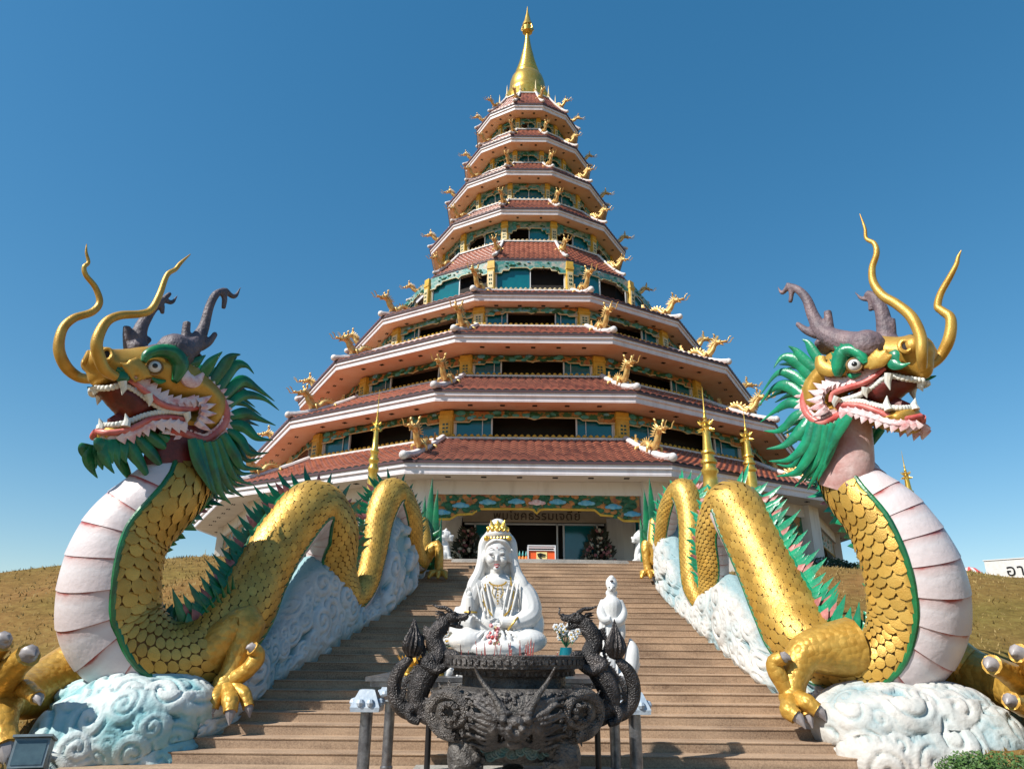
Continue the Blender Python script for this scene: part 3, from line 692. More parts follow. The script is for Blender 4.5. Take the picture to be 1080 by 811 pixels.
PATHR = [(888,484,13.5,28,(.8,.5,.2)),(893,500,13.1,32,(.8,.5,0)),(907,520,12.6,36,(.45,.75,-.5)),(938,553,12.4,46,(.42,.9,-.3)),(964,607,12.4,54,(.38,.93,0)),(966,660,12.6,53,(.4,.88,.3)),
 (941,698,12.9,44,(.2,.45,.85)),(898,706,13.4,36,(.05,.05,1)),(852,680,14,38,(-.45,-.45,.8)),(831,647,14.7,36,(-.66,-.6,.5)),(810,603,15.4,32,(-.66,-.5,.6)),(789,560,16.2,30,(-.5,-.1,.8)),(771,534,16.8,28,(-.2,.5,.8)),
 (752,562,17.2,18,(.5,.6,.5)),(752,605,17.5,15.5,(.7,.7,0)),(746,641,17.9,10,(.1,.5,.7)),(733,622,18.4,12,(-.7,-.4,.5)),(730,590,18.8,13,(-.7,-.6,.3)),(729,545,19.4,14,(-.7,-.4,.5)),(721,519,20,15,(-.2,.3,.9)),
 (706,540,20.6,12,(.5,.7,.4)),(699,572,21.2,9,(.5,.7,.1)),(693,590,21.8,8,(0,.3,1)),(690,570,22.3,7,(-.5,0,.4)),(690,548,22.7,5,(-.5,0,.4))]
def dragon_body(root, path, sx, spk_g, spk_back):
    rows = []
    for px, py, Y, r, d in path:
        p = at(px, py, Y); rows.append([*p, r*pxm(Y, p.z)/sqrt(1+((px-540)/FPX)**2)*1.0, d[0]*sx, d[1], d[2]])
    S = crom(rows, 14)
    # resample evenly, build frames
    P = [V(s[:3]) for s in S]; R = [s[3] for s in S]; Dn = [V(s[4:7]) for s in S]
    fr = []
    for i in range(len(P)):
        t = (P[min(i+1, len(P)-1)]-P[max(i-1, 0)]).normalized(); n = Dn[i]-t*Dn[i].dot(t); n.normalize(); fr.append((t, n, t.cross(n)))
    # cumulated length, and a function that gives a frame at any length
    cum = [0.]
    for i in range(1, len(P)): cum.append(cum[-1]+(P[i]-P[i-1]).length)
    def F(s):
        s = max(0, min(cum[-1]-1e-6, s)); lo, hi = 0, len(cum)-1
        while hi-lo > 1:
            mid = (lo+hi)//2
            if cum[mid] <= s: lo = mid
            else: hi = mid
        k = (s-cum[lo])/max(1e-9, cum[hi]-cum[lo]); L = lambda a, b: a+(b-a)*k
        t = L(fr[lo][0], fr[hi][0]).normalized(); n = L(fr[lo][1], fr[hi][1]); n = (n-t*n.dot(t)).normalized()
        return L(P[lo], P[hi]), L(R[lo], R[hi]), t, n, t.cross(n)
    def pt(s, ph, lift=0.):
        c, r, t, n, b = F(s); return c+(n*cos(ph)+b*sin(ph))*(r+lift)
    LT = cum[-1]; BA = rad(55)
    def BAf(s):
        k = max(0, min(1, (s-cum[14*6])/(cum[14*8]-cum[14*6]))); return rad(55-13*k)
    mb = MB(); K = 170; N = 28; vs = []
    for i in range(K+1):
        s = LT*i/K; vs += [pt(s, 2*pi*j/N, -.012) for j in range(N)]
    mb.add(vs, [(i*N+j, i*N+(j+1) % N, (i+1)*N+(j+1) % N, (i+1)*N+j) for i in range(K) for j in range(N)]+[tuple(range(N)), tuple(K*N+j for j in range(N))])
    body = mb.build("body", goldgap, root)
    # scales, each a small raised disc whose free edge points down the body
    mb = MB(); s = .02; row = 0; sB = None
    for i in range(len(path)): pass
    sB = cum[14*6]        # foot of the column
    hand = random.Random(5)
    while s < LT-.05:
        c, r, t, n, b = F(s)
        big = 1-max(0, min(1, (s-sB*.72)/(sB*.35)))
        BA = BAf(s); arc = 2*pi-2*BA; cnt = 13 if s < sB*.86 else 16
        w = w0 = arc*r/cnt
        for j in range(cnt+1):
            ph = -arc/2+arc*(j+(.5 if row % 2 else 0))/cnt
            if ph > arc/2-.02 and row % 2: continue
            w = w0*hand.uniform(.92, 1.07); L = w*(1.2 if cnt == 13 else 1.06); hw = w*(.53 if cnt == 13 else .50); dome = w*(.10 if cnt == 13 else .13); lift = w*(.16 if cnt == 13 else .2)
            cc = pt(s, ph, dome+.004); ccb = []
            M_ = 9
            for q in range(M_):
                a = -pi*.58+2*pi*.58*q/(M_-1) if False else 2*pi*q/M_
                du = cos(a); dv = sin(a)
                ss = s+L*.5*(du if du > 0 else du*.75); pp = max(-arc/2, min(arc/2, ph+hw*dv/max(r, .05)))
                ccb.append(pt(ss, pp, lift*(.5+.5*du)+.002+hand.uniform(0, .003)))
            rv_ = (hand.random()*50, hand.random()*50); mb.add([cc]+ccb, [(0, 1+q, 1+(q+1) % M_) for q in range(M_)], 0, [[rv_]*3]*M_)
        s += w0*.80; row += 1
    mb.build("scales", goldsc, body, angle=180, fixn=False)
    # green edging along the belly
    mb = MB()
    for sg in (-1, 1):
        mb.tube([pt(LT*i/150, pi+sg*BAf(LT*i/150), .0) for i in range(151)], [min(.055, F(LT*i/150)[1]*.08) for i in range(151)], 8)
    mb.build("belly_edging", green, body)
    # belly plates
    mb = MB(); s = 0.
    while s < LT-.1:
        c, r, t, n, b = F(s); BA = BAf(s); L = .54*r+.03; nu, nl = 16, 6; vs = []; uv = []
        for a in range(nl+1):
            for u in range(nu+1):
                v_ = a/nl; ph = pi-BA+2*BA*u/nu
                bow = .10*L*(1-((u/nu)*2-1)**2)
                lift = .012+.02*r*(v_**3)-(.0 if a < nl else 0)
                vs.append(pt(s+L*1.03*v_+bow, ph, lift))
        fs = [(a*(nu+1)+u, a*(nu+1)+u+1, (a+1)*(nu+1)+u+1, (a+1)*(nu+1)+u) for a in range(nl) for u in range(nu)]
        uv = [[(u/nu, a/nl), ((u+1)/nu, a/nl), ((u+1)/nu, (a+1)/nl), (u/nu, (a+1)/nl)] for a in range(nl) for u in range(nu)]
        # under-lip
        o = len(vs); vs += [pt(s+L*1.03+.10*L*(1-((u/nu)*2-1)**2)-.02, pi-BA+2*BA*u/nu, -.01) for u in range(nu+1)]
        for u in range(nu): fs.append((nl*(nu+1)+u, nl*(nu+1)+u+1, o+u+1, o+u)); uv.append([(u/nu, 0)]*4)
        mb.add(vs, fs, 0, uv); s += L
    mb.build("belly_plates", belly, body, angle=50, fixn=False)
    # spine crest
    mb = MB(); s = .5; k = 0
    mb.tube([pt(LT*i/150, 0, -.02) for i in range(4, 148)], [F(LT*i/150)[1]*.13+.01 for i in range(4, 148)], 8, 0)
    hr = random.Random(9)
    while s < LT*.93:
        c, r, t, n, b = F(s); L = (.8 if k % 2 else .5)*(r**.6)*hr.uniform(.8, 1.2)*(.55 if s < cum[14*7] else 1)
        for q, dph in ((0, 0), (1, hr.uniform(-.14, .14))):
            d = n*1.0-t*.35+V((0, 0, .25)); spike(mb, c+n*r*.94+b*r*dph+t*q*.05-t*.05, d, t, L*(1 if q == 0 else .6), .27*r**.5, .045, .2, (0 if sx < 0 else 1) if k % 4 else (1 if sx < 0 else 0), back=(1 if sx < 0 else 0) if k % 4 else (0 if sx < 0 else 1))
        s += .15*r**.5+.02; k += 1
    mb.build("spine_crest", [spk_g, spk_back], root, angle=60, fixn=False)
    # fin of tapered leaves by the foreleg joint
    mb = MB(); i0 = cum[14*8]
    for q in range(6):
        p, r, t, n, b = F(i0-.1+q*.11); spike(mb, p+b*(-sx)*r*.0-V((0, 1, 0))*r*.93+V((-.12*sx*0, 0, -.15)), V((-.5*sx+.2*q*.3, -.25, .55+.05*q)), V((1, 0, 0)), .62, .13, .03, .1*sx, 0)
    mb.build("fin", green, root, angle=60, fixn=False)
    return F, LT, cum
def limb(mb, pts, rads, m=0, n=12):
    P = crom([[*p, r] for p, r in zip(pts, rads)], 6); mb.tube([V(p[:3]) for p in P], [p[3] for p in P], n, m)
def claw(root, name, palm, toes, r, mat=goldlimb):
    """toes: list of (points, radius); each ends in a nail"""
    mb = MB()
    for pts, rr_ in toes:
        P = cpath([palm]+pts, 5); k = len(P); mb.tube(P, [rr_*(1.15-.35*i/k+.22*max(0, cos(i/k*4*pi))*.5) for i in range(k)], 10, 0)
        e, f = P[-1], P[-4]; d = (e-f).normalized(); q = [e-d*.05, e+d*rr_*.35, e+d*rr_*.7+V((0, 0, -rr_*.25)), e+d*rr_*1.0+V((0, 0, -rr_*.55))]
        mb.tube(q, [rr_*.72, rr_*.6, rr_*.34, .01], 8, 1)
    mb.ball(palm, r, 12); return mb
def legs(root, side, LP):
    # foreleg standing on the steps
    thigh, knee, ankle, palm = LP['leg']
    mb = MB(); limb(mb, [thigh[0], knee[0], ankle[0], palm[0]], [thigh[1], knee[1], ankle[1], palm[1]])
    toes = claw(root, "x", V(palm[0]), LP['toes'], palm[1]*1.15)
    off = len(mb.v); mb.v += toes.v; mb.f += [[off+q for q in f] for f in toes.f]; mb.mi += toes.mi
    for q in range(5): pass
    ob = mb.build("foreleg", [goldlimb, nail], root)
    return ob
def Pm(px, py, Y): return at(px, py, Y)
def px_r(px, Y): return px*pxm(Y)

# ---- head, drawn feature by feature on a plane through the head, near side and mirrored far side
class Head:
    def __init__(h, root, Opx, Y, F, crop):
        h.root = root; h.O = at(*Opx, Y); h.F = nv(F); h.U = V((0, 0, 1)); h.S = h.F.cross(h.U).normalized()
        if h.S.dot(h.O-CAM) > 0: h.S = -h.S            # towards the viewer's side
        h.crop = crop; h.mats = {}
    def W(h, x, y, off=0., crop=None):
        ox, oy, sc = crop or h.crop; px, py = ox+x/sc, oy+y/sc; return onplane(px, py, h.O+h.S*off, h.S)
    def loc(h, x, y, off=0., crop=None): p = h.W(x, y, off, crop)-h.O; return p.dot(h.F), p.dot(h.U)
    def flip(h, p): return p-h.S*(2*(p-h.O).dot(h.S))
    def blob(h, mb, pts, T, R, off=0., g=.06, m=0, both=False, **k):
        poly = [h.loc(x, y, off) for x, y in pts]
        Z = h.F.cross(h.U); sg = 1 if Z.dot(h.S) > 0 else -1
        inflate(mb, poly, h.O, h.F, h.U, T, R, g, off*sg, m, **k)
        if both: inflate(mb, poly, h.O, h.F, h.U, T, R, g, -off*sg, m, **k)
    def path(h, mb, pts, offs, rads, n=10, m=0, flat=1., both=True, crop=None, seg=6, up=None, wk=1.):
        k = len(pts); offs = [offs]*k if isinstance(offs, (int, float)) else offs; rads = [rads]*k if isinstance(rads, (int, float)) else rads
        rows = [[*h.W(p[0], p[1], o, crop), r] for p, o, r in zip(pts, offs, rads)]; S = crom(rows, seg)
        P = [V(s[:3]) for s in S]; R = [max(.004, s[3]*wk) for s in S]
        mb.tube(P, R, n, m, flat, up=up or h.S)
        if both: mb.tube([h.flip(p) for p in P], R, n, m, flat, up=up or h.S)
        return P
    def along(h, pts, off, n, offe=None, first=None):
        k = len(pts); S = crom([[*h.W(p[0], p[1], (first if (first is not None and i == 0) else (off if offe is None else off+(offe-off)*i/(k-1))))] for i, p in enumerate(pts)], 12)
        P = [V(s) for s in S]; cu = [0.]
        for i in range(1, len(P)): cu.append(cu[-1]+(P[i]-P[i-1]).length)
        out = []
        for q in range(n):
            s = cu[-1]*(q+.5)/n; i = max(j for j in range(len(cu)) if cu[j] <= s); i = min(i, len(P)-2)
            out.append((P[i].lerp(P[i+1], (s-cu[i])/max(1e-9, cu[i+1]-cu[i])), (P[i+1]-P[i]).normalized()))
        return out
def lock(mb, h, pts, off0, off1, w, both=True, m=0):
    """one lock of the mane: flattened, wavy, tapering; dark back"""
    k = len(pts); rows = [[*h.W(x, y, off0+(off1-off0)*i/(k-1))] for i, (x, y) in enumerate(pts)]; S = crom(rows, 8); P = [V(s) for s in S]
    n = len(P); ws = [w*(.75+.45*sin(pi*min(1, (i/n)*1.3)))*(1-(i/(n-1))**2.2)+.006 for i in range(n)]
    for fl in ((False, True) if both else (False,)):
        Q = [h.flip(p) for p in P] if fl else P
        S_ = -h.S if fl else h.S; vs = []
        for i in range(n):
            t = (Q[min(i+1, n-1)]-Q[max(0, i-1)]).normalized(); b = t.cross(S_).normalized(); nn = b.cross(t)
            for a in range(8): th = 2*pi*a/8; vs.append(Q[i]+b*cos(th)*ws[i]+nn*sin(th)*ws[i]*.42)
        mb.add(vs, [(i*8+a, i*8+(a+1) % 8, (i+1)*8+(a+1) % 8, (i+1)*8+a) for i in range(n-1) for a in range(8)]+[tuple(range(8)), tuple((n-1)*8+a for a in range(8))], m)
def build_head(root, Hd, D, mane_m, antler_m, tw):
    h = Hd; T = .60*D.get('sc', 1)
    mb = MB()
    fs_ = [h.loc(x, y)[0] for x, y in D['skull']]; f0, f1 = min(fs_), max(fs_)
    h.blob(mb, D['skull'], T, .75, bulge=lambda f, u: 1-.42*max(0, min(1, (f-f0)/(f1-f0)*1.6-.55)))
    c, r = D['nose']; nc = h.W(*c, 0); nr = r*pxm(h.O.y)/h.crop[2]*.9
    mb.ball(nc, (nr*1.12, nr*1.12, nr*1.05), 20)
    for s in (-1, 1):
        q = nc+h.S*s*nr*.75+h.F*nr*.35; mb.ball(q, nr*.62, 14)
    for pts, off, rr_ in D.get('ridges', []): h.path(mb, pts, off, rr_, 8)
    hd = mb.build("head", gold, root); fuse(hd, .045, 6)
    # nostrils
    for (x, y, off, kf, ks) in D['nostril']:
        mb = MB(); C0 = h.W(x, y, off); d = (h.F*kf+h.S*ks+V((0, 0, .1))).normalized(); e = d.cross(V((0, 0, 1))).normalized(); f = e.cross(d)
        mb.tube([C0+e*cos(a)*.085+f*sin(a)*.11 for a in [2*pi*i/14 for i in range(15)]], .038, 7, 0, caps=False); mb.ball(C0-d*.01, (.075, .095, .02), 12, 1, M((e, f, d)).transposed())
        mb.build("nostril", [gold, hollowshade], hd)
    # jaw
    mb = MB(); h.blob(mb, D['jaw'], T*.86, .42)
    jw = mb.build("lower_jaw", gold, root)
    mb = MB(); h.blob(mb, D['mouth'], T*.62, .3, m=0)
    h.path(mb, D['tongue'], 0, [.16, .2, .18, .08], 10, 0, .5, both=False); mb.build("mouth_lining", redmouth, root)
    # lips: a red roll and pale flames
    mb = MB(); lo = T*.74
    h.path(mb, D['lip_up'], [T*.58, T*.64]+[lo]*(len(D['lip_up'])-2), [.03, .045, .052, .055, .055, .05][:len(D['lip_up'])], 10)
    h.path(mb, D['lip_lo'], [T*.05, T*.4, T*.6]+[lo*.92]*(len(D['lip_lo'])-3), .055, 10)
    mb.build("lips", lipred, hd)
    mb = MB(); up = V((0, 0, 1))
    for key, n, sg, L in (('flame_up', 11, 1, .27), ('flame_lo', 11, -1, .22)):
        for i, (p, t) in enumerate(h.along(D[key], lo*(.6 if sg > 0 else .72), n, lo+.06, lo*(.6 if sg > 0 else .2))):
            d = (up*sg*.7-h.F*.8+h.S*.12).normalized(); l = L*(1 if i % 2 else .8)
            spike(mb, p-d*.08, d, up*sg, l, .2, .05, .3); q = h.flip(p-d*.08); spike(mb, q, d-h.S*2*d.dot(h.S), up*sg, l, .2, .05, .3)
        PP = [p for p, t in h.along(D[key], lo*(.6 if sg > 0 else .72), 16, lo+.04, lo*(.6 if sg > 0 else .2))]
        for Q in (PP, [h.flip(p) for p in PP]): mb.tube([p-up*sg*.04 for p in Q], .065, 8, 0, .6, up=h.S)
    # the ring of flames round the cheek
    cc, ring_ = D['cheek_c'], D['frill']
    cw = h.W(*cc, T*.5)
    for i, (p, t) in enumerate(h.along(ring_, T*.62, D.get('nfrill', 26), T*.62)):
        d = (p-cw); d = (d-h.S*d.dot(h.S)).normalized(); d = (d*1+h.S*.12).normalized(); l = .24 if i % 2 else .18
        spike(mb, p-d*.1, d, t, l+.08, .2, .06, .2); e = d-h.S*2*d.dot(h.S); spike(mb, h.flip(p-d*.1), e, t, l+.08, .17, .05, .2)
    rows = [h.W(*q, T*.6) for q in ring_]; P = cpath(rows, 6)
    mb.tube(P, .085, 8, 1); mb.tube([h.flip(p) for p in P], .085, 8, 1)
    # inner swirl of flames at the corner of the mouth
    for i, (p, t) in enumerate(h.along(D['corner'], T*.86, 5)):
        d = (-h.F*.9+up*(.5-.25*i)).normalized(); spike(mb, p, d, up, .34, .16, .06, .2); spike(mb, h.flip(p), d, up, .34, .16, .06, .2)
    mb.build("face_flames", [pinkwhite, lipred], hd, angle=60, fixn=False)
    # teeth
    for key, n, sg in (('teeth_up', 24, -1), ('teeth_lo', 24, 1)):
        for far in (False, True):
            mb = MB()
            for p, t in h.along(D[key], T*.42, n, T*.70, T*.12):
                q = h.flip(p) if far else p; mb.box(q+up*sg*.02, (.095, .08, .10), h.F.to_track_quat('X', 'Z').to_matrix())
            tt = mb.build("tooth_row", tooth, hd, angle=80); bv = tt.modifiers.new("b", 'BEVEL'); bv.width = .03; bv.segments = 2
    for x0, y0, x1, y1, off in D['fangs']:
        a, b_ = h.W(x0, y0, off), h.W(x1, y1, off); mid = a.lerp(b_, .5)-h.F*.03
        for Q in ([[a, mid, b_]]+([[h.flip(a), h.flip(mid), h.flip(b_)]] if off > .1 else [])):
            mb = MB(); mb.tube(Q, [.075, .055, .006], 8); mb.build("fang", tooth, hd)
    # eyes
    ex, ey_, er = D['eye']; e = h.W(ex, ey_, T*.80); R = er*pxm(h.O.y)/h.crop[2]*.9
    for s in (0, 1):
        mb = MB()
        c = h.flip(e) if s else e; S_ = -h.S if s else h.S; d = (S_*.9+h.F*.42).normalized()
        mb.ball(c, R*1.02, 16, 0)
        for rr_, m_, k in ((.66, 1, .60), (.57, 0, .68), (.43, 1, .77)):
            mb.ball(c+d*R*k, (R*rr_, R*rr_, R*.34), 16, m_, d.to_track_quat('Z', 'Y').to_matrix())
        f = d.cross(V((0, 0, 1))).normalized(); g_ = f.cross(d)
        mb.tube([c+d*R*.45+f*cos(a)*R*.98+g_*sin(a)*R*.98 for a in [2*pi*i/18 for i in range(19)]], R*.17, 7, 2, caps=False)
        mb.build("eye", [white, black, goldgap], hd)
    mb = MB(); h.path(mb, D['brow'], T*.86, D['brow_r'], 10, 0, 1.)
    for i, (p, t) in enumerate(h.along(D['brow'], T*.9, 8)):
        d = (up*.7-h.F*.6+h.S*.3).normalized(); spike(mb, p, d, up, .22, .13, .05, .1); spike(mb, h.flip(p), d-h.S*2*d.dot(h.S), up, .22, .13, .05, .1)
    for pts in D.get('leaf', []): lock(mb, h, pts, T*.75, T*.8, .09)
    for pts, w in D.get('patch', []): h.path(mb, pts, T*.72, w, 8, 0, .5)
    mb.build("brow", mane_m, hd, angle=60, fixn=False)
    mb = MB(); h.path(mb, D['ear'], T*.9, D.get('ear_r', [.07, .13, .11, .03]), 10, 0, .6); mb.build("ear", D['earm'], hd)
    # mane
    mb = MB(); n = len(D['mane'])
    for i, pts in enumerate(D['mane']): lock(mb, h, pts, T*(.6 if i < n-6 else .95), T*(.75+.25*sin(i)), tw*(.85+.3*((i*7) % 5)/5))
    for i, pts in enumerate(D['mane']):
        if i+1 < n and i > 7 and len(pts) == len(D['mane'][i+1]): lock(mb, h, [((x+X)/2, (y+Y)/2) for (x, y), (X, Y) in zip(pts[:-1], D['mane'][i+1][:-1])]+[((pts[-1][0]*.9+D['mane'][i+1][-1][0]*.9+pts[0][0]*.2)/2, (pts[-1][1]*.9+D['mane'][i+1][-1][1]*.9+pts[0][1]*.2)/2)], T*(.45 if i < n-6 else .8), T*.6, tw*.75)
        if i % 2 == 0 and 1 < i: q = [(x+6, y+14) for x, y in pts[:-1]]; q[-1] = ((q[-1][0]+pts[-1][0])/2, (q[-1][1]+pts[-1][1])/2); lock(mb, h, q, T*.3, T*.25, tw*.9, m=1)
    mb.build("mane", [mane_m, dgreen], root, angle=60)
    mb = MB()
    for pts in D['beard']: lock(mb, h, pts, T*.45, T*.5, tw*.95)
    if D['beard']: mb.build("beard", [mane_m], jw, angle=60)
    mb = MB(); h.path(mb, D['throat'][0], 0, D['throat'][1], 20, 0, .8, both=False)
    mb.build("throat", D['throatm'], root)
    for nme, key, mt in (("antler", 'antlers', antler_m), ("whisker", 'whiskers', gold)):
        for group in D[key]:
            mb = MB()
            for pts, offs, rads in group:
                h.path(mb, pts, offs, rads, 12, 0, 1., both=False, crop=D[key+'_crop'], seg=8, wk=.66 if nme == 'whisker' else .86)
            if nme == "antler": mb.ball(h.W(*group[0][0][0], group[0][1][0], D["antlers_crop"])-V((0, 0, .03)), group[0][2][0]*1.04, 14); ob = mb.build(nme, mt, hd); fuse(ob, .025, 3)
            else: mb.build(nme, mt, hd)
    mb = MB(); h.blob(mb, D['brain'], T*.78, .4, m=0); ob = mb.build("forehead", antler_m, hd)

CL = (40, 350, 4.154); CLh = (0, 240, 2.703)
LD = dict(
 skull=[(240,236),(215,190),(240,110),(300,75),(380,72),(460,62),(560,70),(640,120),(700,170),(770,235),(815,310),(800,400),(740,460),(690,450),(660,400),(652,345),(560,322),(500,285),(440,245),(370,222),(300,236)],
 nose=((282,135),80), nostril=[(300,98,.36,.45,.85),(212,112,.0,.9,-.2)], ridges=[([(395,120),(440,165),(470,215)],.5,[.05,.07,.03]),([(360,130),(400,180),(430,225)],.48,[.04,.06,.03]),([(430,105),(470,160),(500,200)],.5,[.04,.06,.03])],
 jaw=[(262,430),(268,472),(320,470),(400,462),(480,432),(560,445),(640,462),(700,440),(700,352),(640,360),(560,358),(480,370),(400,402),(290,414)],
 mouth=[(262,242),(370,232),(440,262),(520,315),(600,345),(660,352),(560,362),(480,372),(420,398),(370,380),(345,350),(300,300)],
 tongue=[(600,360),(480,360),(380,385),(310,398)],
 lip_up=[(385,205),(425,225),(480,268),(550,318),(640,336),(700,330)], lip_lo=[(262,432),(300,440),(380,432),(440,408),(500,380),(580,374),(650,385)],
 flame_up=[(410,185),(470,228),(540,285),(620,312),(700,300)], flame_lo=[(290,458),(380,462),(450,430),(520,405),(600,405),(660,420)],
 cheek_c=(710,350), frill=[(650,170),(700,205),(760,240),(800,290),(822,350),(815,400),(780,440),(735,470),(690,462),(640,445),(580,425)],
 corner=[(690,300),(710,330),(705,370),(690,400)],
 teeth_up=[(250,240),(310,240),(375,228),(440,262),(500,305),(560,335),(640,350)], teeth_lo=[(285,412),(340,410),(400,395),(470,368),(560,352),(640,356)],
 fangs=[(370,215,368,275,.45),(482,270,487,325,.45),(385,412,383,355,.42),(275,425,268,376,.08),(650,350,652,398,.5),(245,238,243,275,.08)],
 eye=(512,156,36), brow=[(462,130),(480,98),(530,82),(590,92),(622,135),(615,180),(598,215)], brow_r=[.05,.09,.12,.15,.16,.12,.06], leaf=[[(395,175),(375,195),(350,200),(330,190)],[(400,170),(385,160),(360,160)]],
 ear=[(640,165),(655,205),(690,215),(725,180)], earm=pinkwhite,
 mane=[[(665,150),(700,125),(735,100)],[(715,200),(760,130),(808,85)],[(765,225),(820,140),(850,105),(888,97)],[(795,255),(860,150),(910,145),(947,182)],[(815,285),(890,212),(960,245),(1037,302)],[(830,325),(900,276),(985,288),(1057,342)],[(830,375),(905,352),(965,375),(1042,408)],[(840,405),(905,415),(960,462),(1030,472)],
  [(830,425),(890,470),(930,530),(1012,526)],[(810,445),(860,530),(900,590),(987,598)],[(790,465),(830,570),(870,640),(946,668)],[(768,478),(800,600),(845,680),(902,722)],[(740,480),(770,620),(800,700),(846,752)],[(705,470),(730,600),(762,680),(785,715)],[(675,465),(700,560),(735,640),(755,690)]],
 patch=[([(345,160),(370,170),(395,165)],[.04,.06,.02]),([(500,200),(530,215),(560,212)],[.02,.05,.02]),([(600,215),(625,200),(640,170)],[.05,.06,.02])],
 beard=[[(400,470),(430,540),(470,610),(490,650)],[(430,455),(490,520),(530,570),(552,600)],[(480,440),(540,490),(575,515)],[(530,440),(590,480),(645,528)],[(292,470),(290,530),(308,580),(335,618)],[(318,472),(318,530),(328,575)],[(340,470),(342,535),(358,582)],[(375,466),(375,530),(388,572)],[(276,465),(272,500),(285,545)]],
 throat=([(640,400),(610,500),(590,600),(600,680),(590,740)],[.5,.52,.52,.5,.45]), throatm=redmouth,
 brain=[(425,110),(440,75),(520,50),(620,50),(700,110),(690,160),(640,120),(560,85),(480,95)],
 antlers_crop=CLh, whiskers_crop=CLh,
 antlers=[[([(500,350),(545,338),(578,290),(597,225),(615,190),(640,175)],[.3]*6,[.34,.24,.13,.1,.09,.05]),([(532,335),(530,300),(533,268)],.3,[.16,.1,.085]),([(570,335),(595,325),(615,300)],.3,[.14,.09,.06]),([(632,180),(640,200),(637,230)],.3,[.07,.07,.05]),([(640,175),(662,195),(675,190),(687,167)],.3,[.07,.06,.045,.012])],
          [([(390,345),(400,290),(425,245),(450,215),(465,203)],[-.35]*5,[.22,.15,.11,.09,.06]),([(368,340),(362,310),(362,280)],-.35,[.12,.09,.08]),([(400,335),(415,325),(428,315)],-.35,[.1,.08,.06]),([(455,205),(462,220),(462,245)],-.35,[.06,.06,.05]),([(465,203),(485,187),(470,205),(490,212),(508,190)],-.35,[.06,.05,.05,.05,.012])]],
 whiskers=[[([(330,425),(300,405),(283,370),(276,325),(300,272),(340,250),(400,245),(432,232),(455,190),(476,135),(500,118),(515,100),(543,75)],[.45,.5,.55,.6,.6,.6,.6,.6,.6,.6,.6,.6,.6],[.12,.14,.15,.14,.12,.11,.10,.095,.085,.07,.06,.05,.012])],
           [([(268,432),(225,425),(188,395),(168,345),(178,290),(210,258),(262,240),(284,212),(272,170),(245,135),(240,112),(252,98),(246,70),(247,46)],[-.3]+[-.55]*13,[.12,.14,.15,.14,.12,.11,.1,.09,.08,.07,.06,.05,.035,.01])]])
CR = (790, 330, 4.057); CRh = (780, 210, 2.617)
